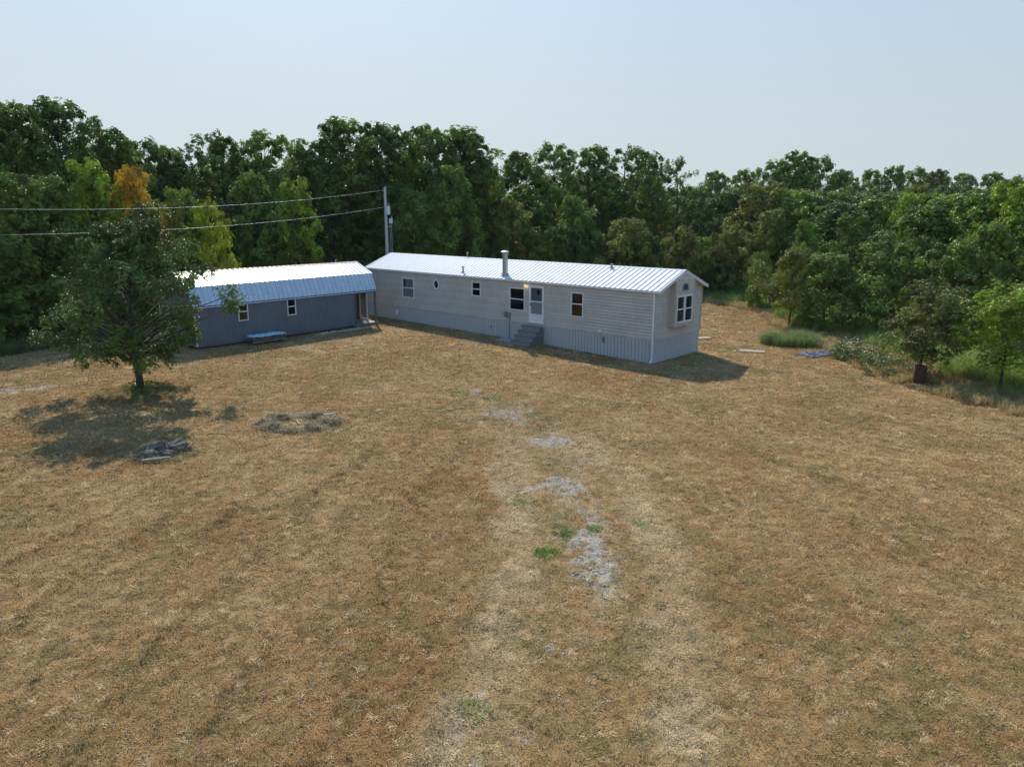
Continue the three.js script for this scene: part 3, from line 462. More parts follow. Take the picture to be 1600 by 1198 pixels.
function grow(o) {
  const r = rand(o.seed), nz = createNoise3D(rand(o.seed + 1)), lean = [(r() - 0.5) * o.h * 0.08, (r() - 0.5) * o.h * 0.08], wob = r() * 6;
  const axis = y => V(lean[0] * y / o.h + 0.02 * o.h * Math.sin(wob + y / o.h * 4), y, lean[1] * y / o.h + 0.02 * o.h * Math.cos(wob * 1.3 + y / o.h * 3.4)).sub(V(0.02 * o.h * Math.sin(wob), 0, 0.02 * o.h * Math.cos(wob * 1.3)).multiplyScalar(1));
  const top = o.h * (o.trunkTop || 0.8), wood = [limb([0, 0.12, 0.35, 0.65, 1].map(t => axis(t * top - (t ? 0 : 0.25))), o.tr * 1.15, o.tr * 0.22, 9)];
  for (let i = 0; i < 5; i++) { const a = i * 1.257 + r(); wood.push(limb([V(Math.cos(a) * o.tr * 1.9, -0.12, Math.sin(a) * o.tr * 1.9), V(Math.cos(a) * o.tr * 0.8, 0.10, Math.sin(a) * o.tr * 0.8), axis(0.5).add(V(Math.cos(a) * o.tr * 0.4, 0, Math.sin(a) * o.tr * 0.4))], o.tr * 0.25, o.tr * 0.4, 5)); }
  const sprigs = [], per = Math.round(o.sprigs / o.clumps);
  for (let i = 0; i < o.clumps; i++) {
    const u = Math.pow((i + r()) / o.clumps, o.low ? 1 : 0.85), y = o.h * (o.base + (0.965 - o.base) * u), a = i * 2.39996 + r() * 0.9;
    const shape = Math.pow(Math.sin(Math.PI * (0.12 + 0.80 * Math.pow(u, o.bulge || 1))), 0.7), wild = 1 + 0.55 * nz(Math.cos(a) * 1.2, u * 2.6, Math.sin(a) * 1.2);
    const rad = o.r * shape * wild * Math.pow(0.12 + 0.88 * r(), 0.45), ax = axis(Math.min(y, top)), c = V(ax.x + Math.cos(a) * rad, y + 0.25 * (r() - 0.5) * o.cr, ax.z + Math.sin(a) * rad), cr = o.cr * (0.6 + 0.7 * r()) * (u > 0.85 ? 0.8 : 1);
    const yb = clamp(y - rad * (0.25 + 0.45 * r()), o.h * Math.min(o.base, 0.2) * (0.85 + 0.9 * r()), top), b0 = axis(yb), md = b0.clone().lerp(c, 0.55).add(V((r() - 0.5) * 0.3, 0.12 * rad * (r() - 0.2), (r() - 0.5) * 0.3)), br = o.tr * (0.16 + 0.26 * (1 - yb / o.h));
    wood.push(limb([b0, md, c], br, Math.max(0.008, br * 0.25), 5));
    const subs = 6 + Math.floor(r() * 4), tone = 0.65 + 0.7 * r();
    for (let s = 0; s < subs; s++) {
      const d = V(r() * 2 - 1, (r() * 2 - 1) * 0.9 + 0.15, r() * 2 - 1).normalize(), k = cr * (0.45 + 0.55 * r()), sc = c.clone().add(V(d.x * k, d.y * k * 0.72, d.z * k)), sr = cr * (0.26 + 0.2 * r());
      if (s < 3) wood.push(limb([c, c.clone().lerp(sc, 0.5).add(V(0, 0.05, 0)), sc], Math.max(0.008, br * 0.25), 0.005, 3));
      for (let q = 0; q < per / subs; q++) {
        const w = V(r() + r() + r() - 1.5, r() + r() + r() - 1.5, r() + r() + r() - 1.5).multiplyScalar(1.25 * sr), pos = sc.clone().add(w);
        if (pos.y < 0.12) pos.y = 0.12 + r() * 0.3;
        sprigs.push([pos, V(0.55 * w.x / sr + 0.5 * d.x + 1.1 * (r() - 0.5), 0.75 + 0.5 * d.y + 0.9 * (r() - 0.5), 0.55 * w.z / sr + 0.5 * d.z + 1.1 * (r() - 0.5)).normalize(), tone]);
      }
    }
  }
  const wg = mergeGeometries(wood.map(g => { const q = metricUV(g.toNonIndexed()); return q; }));
  return { wood: wg, leaves: foliage(sprigs, o.leaf, o.seed + 2), h: o.h };
}
const leafMat = (c, tr = 0.45) => new THREE.MeshPhysicalMaterial({ color: col(...c), vertexColors: true, roughness: 0.5, transmission: tr, thickness: 0, specularIntensity: 0.45 });
const LEAF = {
  dark: leafMat([0.175, 0.255, 0.048]), mid: leafMat([0.215, 0.305, 0.055]), deep: leafMat([0.135, 0.210, 0.050]), olive: leafMat([0.265, 0.280, 0.058]), lime: leafMat([0.30, 0.40, 0.05]), yellow: leafMat([0.43, 0.47, 0.05]), orange: leafMat([0.56, 0.40, 0.05]), umber: leafMat([0.20, 0.215, 0.056]),
};
const KIND = {};
for (let i = 0; i < 4; i++) KIND['tall' + i] = grow({ seed: 100 + i * 7, h: 15, r: 2.75 + 0.4 * (i % 2), base: 0.24 + 0.05 * (i % 3), clumps: 84, cr: 0.74, sprigs: 5600, leaf: 0.23, tr: 0.17, bulge: 0.9 + 0.2 * (i % 2) });
for (let i = 0; i < 3; i++) KIND['round' + i] = grow({ seed: 200 + i * 7, h: 11, r: 2.85, base: 0.10 + 0.04 * i, clumps: 78, cr: 0.80, sprigs: 5600, leaf: 0.21, tr: 0.14, bulge: 0.8 });
for (let i = 0; i < 3; i++) KIND['bushy' + i] = grow({ seed: 300 + i * 7, h: 6, r: 2.15, base: 0.06, clumps: 52, cr: 0.58, sprigs: 4800, leaf: 0.15, tr: 0.07, low: true, bulge: 0.75 });
KIND.open = grow({ seed: 402, h: 15, r: 3.0, base: 0.42, clumps: 24, cr: 0.85, sprigs: 1500, leaf: 0.22, tr: 0.17, trunkTop: 0.92 });
for (let i = 0; i < 2; i++) KIND['shrub' + i] = grow({ seed: 500 + i * 7, h: 2.2, r: 1.25, base: 0.10, clumps: 18, cr: 0.5, sprigs: 1500, leaf: 0.10, tr: 0.03, low: true, bulge: 0.6 });
KIND.small = grow({ seed: 611, h: 4.4, r: 1.75, base: 0.26, clumps: 34, cr: 0.62, sprigs: 5200, leaf: 0.11, tr: 0.06, bulge: 0.8 });
KIND.yard = grow({ seed: 705, h: 7.0, r: 3.35, base: 0.17, clumps: 96, cr: 0.62, sprigs: 14500, leaf: 0.105, tr: 0.15, trunkTop: 0.82, bulge: 0.72 });
const proto = {};
function tree(kind, leaf, x, z, h, turn, name, label, category, group, wide = 1) {
  const K = KIND[kind], key = kind + leaf; let t;
  if (proto[key]) { t = proto[key].clone(); }
  else { t = new THREE.Group(); part('trunk', K.wood, M.bark, t); part('crown', K.leaves, LEAF[leaf], t); proto[key] = t; shade(t); }
  t.name = numbered(name); t.userData = {}; t.position.set(x, gh(x, z), z); const s = h / K.h; t.scale.set(s * wide, s, s * wide); t.rotation.y = turn; scene.add(t);
  return tag(t, label, category, group);
}
const heightAt = (px, py, z) => atZ(px, py, z).y;

// the oak standing alone on the grass
tree('yard', 'deep', -14.8, -28.5, 6.65, 2.2, 'oak_tree', 'leafy dark oak standing alone on the dry lawn before the shed', 'tree', null, 0.95);

// woods: skyline trees read off the picture, [pixel column, pixel row of the top, distance, kind, leaf]
const SKY = [];
const woods = [
  [20, 152, -47, 'tall0', 'dark'], [108, 148, -50, 'tall1', 'deep'], [158, 196, -52, 'tall2', 'dark'], [215, 214, -56, 'tall3', 'deep'], [262, 224, -58, 'tall0', 'dark'], [330, 196, -60, 'open', 'deep'], [352, 214, -63, 'tall1', 'dark'], [404, 200, -62, 'tall3', 'mid'], [462, 222, -66, 'tall2', 'dark'], [505, 212, -64, 'tall0', 'deep'],
  [552, 178, -66, 'tall1', 'dark'], [585, 186, -67, 'tall0', 'deep'], [612, 190, -69, 'tall3', 'dark'], [655, 188, -67, 'tall2', 'mid'], [702, 192, -68, 'tall1', 'dark'], [738, 204, -70, 'tall0', 'deep'], [818, 232, -78, 'tall2', 'dark'], [868, 220, -76, 'tall3', 'mid'], [922, 222, -78, 'tall1', 'dark'], [990, 220, -76, 'open', 'deep'], [1008, 230, -82, 'tall0', 'dark'], [1060, 238, -78, 'open', 'dark'], [1112, 264, -88, 'tall2', 'mid'], [1162, 262, -96, 'tall3', 'mid'], [1205, 246, -88, 'tall1', 'mid'], [1245, 230, -86, 'tall0', 'mid'], [1282, 240, -90, 'tall3', 'dark'],
  [1325, 262, -112, 'tall2', 'mid'], [1365, 262, -120, 'tall1', 'mid'], [1405, 254, -118, 'tall0', 'mid'], [1440, 258, -124, 'tall3', 'mid'], [1472, 260, -116, 'tall2', 'umber'], [1510, 266, -126, 'tall0', 'mid'], [1548, 264, -120, 'tall1', 'dark'], [1590, 270, -128, 'tall3', 'mid'],
];
const zoneOf = x => x < -10 ? 'behind the shed' : x < 16 ? 'behind the long house' : 'on the right-hand edge of the lawn';
const zone = (x, z) => lawnSd(x, z), wr = rand(77);
const zoneName = (x, z) => z < -100 ? 'far off' : x < -0.16 * -z ? 'behind the shed' : x < 0.25 * -z ? 'behind the long house' : 'beside the lawn';
const look = { dark: 'dark green', deep: 'deep green', mid: 'mid green', olive: 'olive green', lime: 'bright lime green', yellow: 'yellow-green', orange: 'orange and gold', umber: 'dull brown-green' };
function wood(kind, leaf, x, z, h, wide = 1) {
  const k = kind.replace(/\d/, ''), zn = zoneName(x, z), noun = { tall: 'tall oak', round: 'rounded broadleaf tree', bushy: 'bushy young tree', open: 'thin open-crowned tree', shrub: 'low shrub', small: 'small tree' }[k];
  const label = look[leaf] + ' ' + noun + ' in the woods ' + zn;
  return tree(kind, leaf, x, z, h, wr() * 6.28, k === 'shrub' ? 'shrub' : { tall: 'oak_tree', round: 'broadleaf_tree', bushy: 'young_tree', open: 'open_tree', small: 'small_tree' }[k], label, k === 'shrub' ? 'shrub' : 'tree', look[leaf] + ' ' + noun + 's ' + zn, wide);
}
const put = [];
for (const [px, py, z, kind, leaf] of woods) { const p = atZ(px, py, z); wood(kind, leaf, p.x, z, p.y * 0.97, 0.92 + 0.2 * wr()); put.push([p.x, z, 2.6]); }
// skyline limit, so that fill trees stay under the crowns that are seen against the sky
const LIM = [[-200, 185], [0, 190], [90, 185], [180, 225], [300, 250], [400, 240], [500, 240], [560, 215], [720, 225], [790, 262], [900, 248], [1000, 262], [1100, 282], [1180, 278], [1240, 255], [1300, 278], [1500, 280], [1800, 280]];
const limit = px => { for (let i = 1; i < LIM.length; i++) if (px < LIM[i][0]) { const [a, b] = LIM[i - 1], [c, d] = LIM[i]; return b + (d - b) * (px - a) / (c - a); } return 280; };
const pxOf = (x, z) => 800 + FOCAL * x / (-z * Math.cos(PITCH) + 2 * Math.sin(PITCH));
// trees with a colour or a place of their own, [pixel column, pixel row of top, distance, kind, leaf, width]
for (const [px, py, z, kind, leaf, w] of [
  [130, 256, -44.5, 'round0', 'lime', 0.72], [206, 268, -46, 'round1', 'orange', 0.62], [328, 322, -49, 'bushy0', 'yellow', 0.62], [225, 318, -44.6, 'bushy1', 'olive', 0.8], [75, 282, -42, 'round2', 'dark', 0.9], [20, 280, -40, 'round1', 'dark', 1], [280, 300, -49, 'round0', 'mid', 0.8], [395, 276, -56, 'round2', 'mid', 0.9], [455, 285, -57, 'round1', 'lime', 0.7],
  [700, 262, -64, 'round0', 'mid', 0.9], [980, 345, -66, 'bushy1', 'olive', 1.1], [1070, 360, -63, 'bushy2', 'olive', 1], [1130, 385, -62, 'bushy0', 'umber', 0.8], [1105, 372, -66, 'round0', 'mid', 0.8], [640, 300, -62, 'round2', 'dark', 0.9],
  [1600, 278, -43, 'round1', 'lime', 1.0], [1550, 345, -41, 'round2', 'mid', 0.9], [1430, 300, -55, 'round0', 'lime', 0.7], [1300, 395, -44, 'bushy1', 'mid', 1.1], [1385, 372, -43.5, 'bushy0', 'dark', 1.15], [1490, 378, -41, 'bushy2', 'mid', 1.15], [1340, 330, -52, 'round1', 'dark', 0.9], [1260, 345, -54, 'round2', 'mid', 0.8],
]) { const p = atZ(px, py, z); wood(kind, leaf, p.x, z, p.y, w); put.push([p.x, z, 2]); }
// named small trees along the right edge
const edgeTree = (px, py, z, top, leaf, kind, label, name = 'small_tree', w = 1) => { const p = atZ(px, py, z); return tree(kind, leaf, p.x, z, heightAt(px, top, z) - gh(p.x, z), wr() * 6, name, label, 'tree', null, w); };
edgeTree(1232, 512, -45.8, 392, 'olive', 'small', 'small olive-green tree with bare trunk at the lawn edge right of the house', 'small_tree', 0.95);
edgeTree(1182, 480, -54, 392, 'mid', 'bushy1', 'slim dense young tree beside the tall green grass right of the house', 'young_tree', 0.62);
edgeTree(1438, 575, -31.4, 448, 'umber', 'small', 'small brown-tinged tree standing right behind the rusty barrel', 'small_tree', 1.05);
edgeTree(1562, 608, -29.3, 452, 'lime', 'small', 'bright green small tree with leaning bare trunk near the rusty barrel', 'small_tree', 1.15).rotation.z = -0.10;
// fill: rows of trees behind the edge
const fr = rand(808); let nf = 0;
for (let z = -41; z > -112; z -= 4.6 + (z < -70 ? 2.2 : 0)) for (let x = -95; x < 100; x += 4.3 + (z < -70 ? 2.2 : 0)) {
  const X = x + (fr() - 0.5) * 3.6, Z = z + (fr() - 0.5) * 3.6, px = pxOf(X, Z), sd = lawnSd(X, Z), q = fr(), q2 = fr(), q3 = fr();
  if (sd < (X > 12 ? 7.6 : 4.2) || px < -260 || px > 1860 || put.some(([a, b, c]) => Math.hypot(X - a, Z - b) < c)) continue;
  const cap = heightAt(px, limit(px) + 6 + 34 * q, Z), edge = sd < 9, kind = edge ? (q2 < 0.55 ? 'bushy' + Math.floor(q3 * 3) : 'round' + Math.floor(q3 * 3)) : q2 < 0.42 ? 'round' + Math.floor(q3 * 3) : 'tall' + Math.floor(q3 * 4);
  const want = edge ? (kind[0] === 'b' ? 4.5 + 3 * q : 7 + 3 * q) : 10 + 4.5 * q, h = Math.min(want, cap); if (h < 3) continue;
  const c = fr(), leaf = c < 0.36 ? 'dark' : c < 0.58 ? 'deep' : c < 0.82 ? 'mid' : c < 0.93 ? 'olive' : 'lime';
  wood(kind, leaf, X, Z, h, clamp(want / h, 1, 1.5)); nf++;
}
// young growth closing the foot of the woods
for (let i = 0; i < 64; i++) {
  const t = i / 63, x = -34 + 52 * t + (fr() - 0.5) * 1.5, q = fr(), c = fr(); let z = -30; while (lawnSd(x, z) < 3.6 + 3.2 * q || z > -44 && x > -20) z -= 0.4;
  wood('bushy' + (i % 3), c < 0.4 ? 'dark' : c < 0.6 ? 'deep' : c < 0.85 ? 'mid' : 'olive', x, z, 3.2 + 2.6 * fr(), 1.05);
}
for (const [px, z, h] of [[-30, -37.5, 4.2], [14, -38.5, 4.6], [58, -40.8, 4.4], [100, -42.4, 5], [142, -44.6, 4.4], [178, -46.5, 4.8]]) { const p = atZ(px, 540, z); wood('bushy' + (Math.abs(px) % 3), px % 4 ? 'dark' : 'mid', p.x, z, h, 1.15); }
// shrubs along the foot of the woods
for (let i = 0, t = 0; i < 46 && t < 4000; t++) {
  const x = -40 + fr() * 75, z = -27 - fr() * 42, sd = lawnSd(x, z), px = pxOf(x, z); if (sd < (x > 8 ? 6.0 : 1.6) || sd > (x > 8 ? 9 : 4.2) || px < -120 || px > 1720) continue;
  const c = fr(); wood('shrub' + (i % 2), c < 0.45 ? 'dark' : c < 0.8 ? 'mid' : 'olive', x, z, 1.3 + 1.5 * fr(), 1.1); i++;
}
console.log('fill trees', nf);

// ------------------------------------------------------------ grass, weeds, gravel
function tuft(seed, blades, rad, len, wid, lean0, lean1, curl = 0.3) {
  const r = rand(seed), P = [];
  for (let i = 0; i < blades; i++) {
    const a = r() * 6.283, d = rad * Math.sqrt(r()), b = r() * 6.283, ln = lean0 + (lean1 - lean0) * r(), l = len * (0.55 + 0.6 * r()), w = wid * (0.7 + 0.6 * r());
    const o = V(Math.cos(a) * d, -0.01, Math.sin(a) * d), dir = V(Math.cos(b) * Math.sin(ln), Math.cos(ln), Math.sin(b) * Math.sin(ln)), side = V(-Math.sin(b), 0, Math.cos(b)).multiplyScalar(w / 2);
    const m = o.clone().addScaledVector(dir, l * 0.55), e = m.clone().addScaledVector(dir, l * 0.45).add(V(Math.cos(b) * l * curl * 0.4, -l * curl * 0.35, Math.sin(b) * l * curl * 0.4));
    const o1 = o.clone().sub(side), o2 = o.clone().add(side), m1 = m.clone().addScaledVector(side, -0.8), m2 = m.clone().addScaledVector(side, 0.8);
    P.push(o1, o2, m2, o1, m2, m1, m1, m2, e);
  }
  const g = new THREE.BufferGeometry().setFromPoints(P); g.computeVertexNormals(); return g;
}
function scatter(name, label, category, geo, material, list) {             // list: [x, y, z, size, height factor, turn, colour]
  const im = new THREE.InstancedMesh(geo, material, list.length), m = new THREE.Matrix4(), q = new THREE.Quaternion(), c = new THREE.Color();
  list.forEach(([x, y, z, s, hf, turn, k], i) => { q.setFromAxisAngle(V(0, 1, 0), turn); im.setMatrixAt(i, m.compose(V(x, y, z), q, V(s, s * hf, s))); im.setColorAt(i, c.setRGB(...k)); });
  im.name = numbered(name); im.castShadow = im.receiveShadow = true; scene.add(im); return tag(im, label, category, null, 'stuff');
}
const blade = new THREE.MeshPhysicalMaterial({ color: 0xffffff, roughness: 0.9, specularIntensity: 0.12 }), lush = new THREE.MeshPhysicalMaterial({ color: 0xffffff, roughness: 0.8, specularIntensity: 0.2, transmission: 0.45, thickness: 0 });
const inHouse = (x, z) => { const dx = x + 9.781, dz = z + 49.897, a = dx * 0.734 + dz * 0.679, b = -dx * 0.679 + dz * 0.734; return a > -0.1 && a < 22.7 && b < 0.04 && b > -4.5; };
const inShed = (x, z) => { const dx = x + 16.085, dz = z + 36.887, a = dx * 0.648 - dz * 0.761, b = dx * 0.761 + dz * 0.648; return a > -0.1 && a < 12.6 && b < 0.25 && b > -3.8; };
{
  const r = rand(31), lists = [[], [], []];
  for (let z = -7.2, s; z > -64; z -= s) {
    s = 0.062 + (-z - 7.2) * 0.0042; const half = 0.74 * -z + 3;
    for (let x = -half; x < half; x += s) {
      const X = x + (r() - 0.5) * s * 1.3, Z = z + (r() - 0.5) * s * 1.3, q = r(), q2 = r(), q3 = r();
      const sd = lawnSd(X, Z); if (sd > 1.4 || inHouse(X, Z) || inShed(X, Z)) continue;
      const gv = gravelAt(X, Z); if (gv > 0.15 && q < gv * 0.92) continue;
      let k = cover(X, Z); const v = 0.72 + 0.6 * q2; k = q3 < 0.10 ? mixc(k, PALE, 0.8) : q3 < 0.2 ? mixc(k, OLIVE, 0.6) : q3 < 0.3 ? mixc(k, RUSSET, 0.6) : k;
      const lp = lump(X, Z), big = 1 + 6 * Math.max(0, lp - 0.02);
      lists[Math.floor(q * 2.999)].push([X, gtop(X, Z), Z, s * 1.35 / 0.1, (0.62 + 0.5 * q2) * big * (0.062 + 0.001 * -z) / (s * 1.0), r() * 6.283, [k[0] * v, k[1] * v, k[2] * v]]);
    }
  }
  lists.forEach((l, i) => scatter('lawn_grass', ['short dry straw-coloured lawn grass cut close to the ground', 'matted dead grass clippings lying across the lawn', 'thin upright dry grass stubble over the lawn'][i], 'grass', tuft(40 + i, [13, 14, 12][i], 0.075, [0.085, 0.105, 0.075][i], 0.0085, [0.5, 1.0, 0.1][i], [1.35, 1.5, 0.9][i]), blade, l));
  console.log('tufts', lists.map(l => l.length).join());
}
const around = (list, n, r, fx, fz, ok, size, hf, colours, vary = 0.35) => { for (let i = 0, t = 0; i < n && t < n * 40; t++) { const x = fx(r), z = fz(r); if (!ok(x, z)) continue; const k = colours[Math.floor(r() * colours.length)], v = 1 - vary + 2 * vary * r(); list.push([x, gh(x, z), z, size * (0.7 + 0.6 * r()), hf * (0.7 + 0.6 * r()), r() * 6.283, [k[0] * v, k[1] * v, k[2] * v]]); i++; } return list; };
{
  const r = rand(57), TG = [[0.23, 0.33, 0.06], [0.27, 0.36, 0.08], [0.33, 0.34, 0.10], [0.18, 0.26, 0.05]], DRY = [[0.50, 0.35, 0.17], [0.54, 0.38, 0.20], [0.42, 0.27, 0.13], [0.38, 0.33, 0.12]];
  const tall = tuft(61, 22, 0.16, 0.75, 0.013, 0.02, 0.42, 0.7), med = tuft(62, 20, 0.14, 0.42, 0.012, 0.05, 0.7, 0.6);
  const fx = a => b => a[0] + (a[1] - a[0]) * b();
  scatter('tall_grass', 'tall green grass strip between the lawn and the right-hand woods', 'grass', tall, lush, around([], 9000, r, fx([11, 34]), fx([-70, -14]), (x, z) => { const d = lawnSd(x, z); return d > (z > -44 ? 2.8 : 1.4) + 1.2 * n2(x * 0.4, z * 0.4) && d < 7; }, 1.0, 1.0, TG));
  scatter('rough_grass', 'pinkish dry rough grass bordering the right side of the lawn', 'grass', med, lush, around([], 9500, r, fx([12, 36]), fx([-66, -10]), (x, z) => { const d = lawnSd(x, z); return d > -0.15 + 0.5 * n2(x * 0.7, z * 0.7) && d < 3.8 && Math.hypot(x - 17.1, z + 29.7) > 0.8; }, 0.95, 0.85, [...DRY, ...DRY, TG[2], [0.25, 0.24, 0.09]]));
  scatter('border_grass', 'ragged olive grass at the foot of the woods behind the buildings', 'grass', med, lush, around([], 9000, r, fx([-44, 14]), fx([-66, -18]), (x, z) => { const d = lawnSd(x, z); return d > 0.1 && d < 3.5; }, 1.2, 1.1, [[0.15, 0.16, 0.05], [0.11, 0.14, 0.04], [0.22, 0.19, 0.08]]));
  // green clump and leafy weeds by the debris
  scatter('green_grass_clump', 'thick clump of tall green grass on the lawn beside the dark tarp', 'grass', tall, lush, around([], 420, r, fx([13.6, 17]), fx([-41.6, -38.4]), (x, z) => Math.pow((x - 15.3) / 1.5, 2) + Math.pow((z + 40) / 1.3, 2) < 1, 0.95, 0.95, [[0.15, 0.23, 0.06], [0.19, 0.26, 0.08], [0.24, 0.25, 0.10]]));
  const weedLeaf = [];
  for (let i = 0; i < 70; i++) { const rr = rand(900 + i), h = 0.3 + 0.7 * rr(); for (let q = 0; q < 14; q++) { const t = rr(), a = rr() * 6.28, d = 0.10 + 0.25 * rr() * (1 - t * 0.5); weedLeaf.push([i, V(Math.cos(a) * d, h * (0.15 + 0.85 * t), Math.sin(a) * d), V(rr() - 0.5, 0.8, rr() - 0.5).normalize(), 0.8 + 0.5 * rr()]); } }
  const weedSpots = []; { const rr = rand(66); while (weedSpots.length < 70) { const t = rr(), x = 15.6 + 2.6 * rr() + 0.3 * t, z = -37.5 + 9.5 * t; if (lawnSd(x, z) > -0.5 && Math.hypot(x - 17.2, z + 29.6) > 1.7) weedSpots.push([x, gh(x, z), z]); } }
  shade(tag(part('weeds', foliage(weedLeaf.map(([i, p, n, t]) => [p.clone().add(V(...weedSpots[i])), n, t]), 0.14, 5), leafMat([0.19, 0.22, 0.085], 0.2)), 'leafy grey-green weeds crowding the border by the rusty barrel', 'weeds', null, 'stuff'));
  // fresh green tufts on the worn drive
  const gr = []; for (const [x, z, n, s] of [[0.75, -14.4, 60, 0.30], [1.15, -15.4, 30, 0.22], [1.9, -15.6, 24, 0.22], [3.0, -15.9, 20, 0.3], [0.2, -17.2, 24, 0.5], [-0.9, -27.5, 40, 0.5], [-0.6, -9.3, 26, 0.3], [-2.2, -28.8, 30, 0.5], [0.9, -25.2, 30, 0.6]]) for (let i = 0; i < n; i++) { const a = r() * 6.28, d = s * Math.sqrt(r()), v = 0.7 + 0.6 * r(), X = x + Math.cos(a) * d, Z = z + Math.sin(a) * d * 0.8; gr.push([X, gtop(X, Z), Z, 0.85, 0.5 + 0.4 * r(), r() * 6.28, [0.12 * v, 0.20 * v, 0.035 * v]]); }
  scatter('green_tufts', 'small fresh green tufts growing in the worn drive', 'grass', tuft(63, 12, 0.06, 0.16, 0.009, 0.1, 0.9, 0.5), blade, gr);
  // old bed: ring of dry weeds
  const ring = []; for (let i = 0; i < 640; i++) { const a = r() * 6.283, k = 0.62 + 0.5 * r(), x = -7.3 + 1.25 * k * Math.cos(a), z = -24.1 + 1.0 * k * Math.sin(a), v = 0.6 + 0.7 * r(), c = [[0.30, 0.25, 0.15], [0.36, 0.29, 0.18], [0.22, 0.18, 0.09], [0.20, 0.15, 0.09]][Math.floor(r() * 4)]; ring.push([x, gtop(x, z), z, 0.7 + 0.6 * r(), (0.6 + 0.5 * r()) * (0.25 + 0.75 * sst(-0.3, 0.4, n2(Math.cos(a) * 1.6, Math.sin(a) * 1.6))), r() * 6.28, c.map(q => q * v)]); }
  for (let i = 0; i < 30; i++) { const x = -6.9 + 0.3 * (r() - 0.5), z = -24.75 + 0.25 * (r() - 0.5); ring.push([x, gtop(x, z), z, 0.5, 0.7, r() * 6.28, [0.28, 0.27, 0.05]]); }
  scatter('weed_ring', 'ring of dry grey weeds around an old bed in the lawn', 'weeds', tuft(64, 20, 0.15, 0.34, 0.010, 0.15, 1.2, 0.6), blade, ring);
  // weeds round the stump and at the foot of the lone oak
  const sw = []; for (let i = 0; i < 260; i++) { const a = r() * 6.283, k = Math.sqrt(r()), x = -10.35 + 1.05 * k * Math.cos(a), z = -20.75 + 0.75 * k * Math.sin(a), v = 0.6 + 0.7 * r(), c = r() < 0.5 ? [0.21, 0.20, 0.07] : [0.30, 0.23, 0.12]; if (Math.hypot(x + 10.54, z + 20.9) < 0.3) continue; sw.push([x, gtop(x, z), z, 0.7, 0.5 + 0.35 * r(), r() * 6.28, c.map(q => q * v)]); }
  scatter('stump_weeds', 'dry green weeds growing round the weathered stump', 'weeds', tuft(65, 18, 0.15, 0.34, 0.010, 0.15, 1.1, 0.6), blade, sw);
  const ow = []; for (let i = 0; i < 260; i++) { const a = r() * 6.283, k = Math.sqrt(r()), x = -14.6 + 1.9 * k * Math.cos(a), z = -28.2 + 1.1 * k * Math.sin(a), v = 0.6 + 0.7 * r(); if (Math.hypot(x + 14.8, z + 28.5) < 0.2) continue; ow.push([x, gtop(x, z), z, 0.7, 0.5 + 0.5 * r() * (1 - k * 0.5), r() * 6.28, (r() < 0.3 ? [0.13, 0.17, 0.05] : [0.30, 0.24, 0.12]).map(q => q * v)]); }
  scatter('oak_foot_grass', 'longer unmown grass around the foot of the lone oak', 'grass', tuft(66, 18, 0.15, 0.34, 0.010, 0.1, 0.9, 0.6), blade, ow);
  const su = []; { const rr = rand(71); for (let i = 0; i < 70; i++) { const a = rr() * 6.28, d = 0.2 + 0.55 * rr(); su.push([V(-14.75 + Math.cos(a) * d, gh(-14.8, -28.5) + 0.08 + 0.5 * rr() * (1.1 - d), -28.45 + Math.sin(a) * d * 0.8), V(rr() - 0.5, 0.7, rr() - 0.5).normalize(), 0.8 + 0.4 * rr()]); } }
  shade(tag(part('oak_suckers', foliage(su, 0.13, 9), LEAF.dark), 'leafy suckers sprouting round the base of the lone oak', 'plant', null, 'stuff'));
  // gravel: loose pale stones where the drive is bare, and a spill by the porch
  const st = [], ico = new THREE.IcosahedronGeometry(0.5, 1), ip = ico.attributes.position; for (let i = 0; i < ip.count; i++) { const f = 0.8 + 0.35 * n3(ip.getX(i) * 1.7, ip.getY(i) * 1.7, ip.getZ(i) * 1.7); ip.setXYZ(i, ip.getX(i) * f, ip.getY(i) * f * 0.7, ip.getZ(i) * f); } ico.computeVertexNormals();
  for (let t = 0; t < 160000 && st.length < 15000; t++) { const u = r(), z = -8 - 25 * Math.pow(u, 0.8), x = r() < 0.12 ? -24 + 7 * r() : driveX(z) + (r() - 0.5) * 3.4, zz = x < -12 ? -26.5 - 6 * r() : z; if (r() > gravelAt(x, zz)) continue; const v = 0.7 + 0.5 * r(), s = 0.014 + 0.035 * r() * r(); st.push([x, gtop(x, zz) + s * 0.12, zz, s, 0.8, r() * 6.28, [0.46 * v, 0.41 * v, 0.35 * v]]); }
  scatter('gravel', 'pale grey gravel showing through the worn drive', 'gravel', ico, new THREE.MeshStandardMaterial({ color: 0xffffff, roughness: 0.95 }), st);
  const sp = []; for (let i = 0; i < 260; i++) { const t = r(), v = 0.8 + 0.3 * r(), x = -11.1 + 2.3 * t + 0.12 * (r() + r() - 1), z = -42.0 - 2.3 * t + 0.35 * (r() + r() - 1) , s = 0.04 + 0.09 * r() * r(); sp.push([x, gtop(x, z) + s * 0.2, z, s, 0.8, r() * 6.28, [0.62 * v, 0.6 * v, 0.56 * v]]); }
  scatter('white_rubble', 'line of pale rubble on the ground before the shed porch', 'rubble', ico, new THREE.MeshStandardMaterial({ color: 0xffffff, roughness: 0.95 }), sp);
}

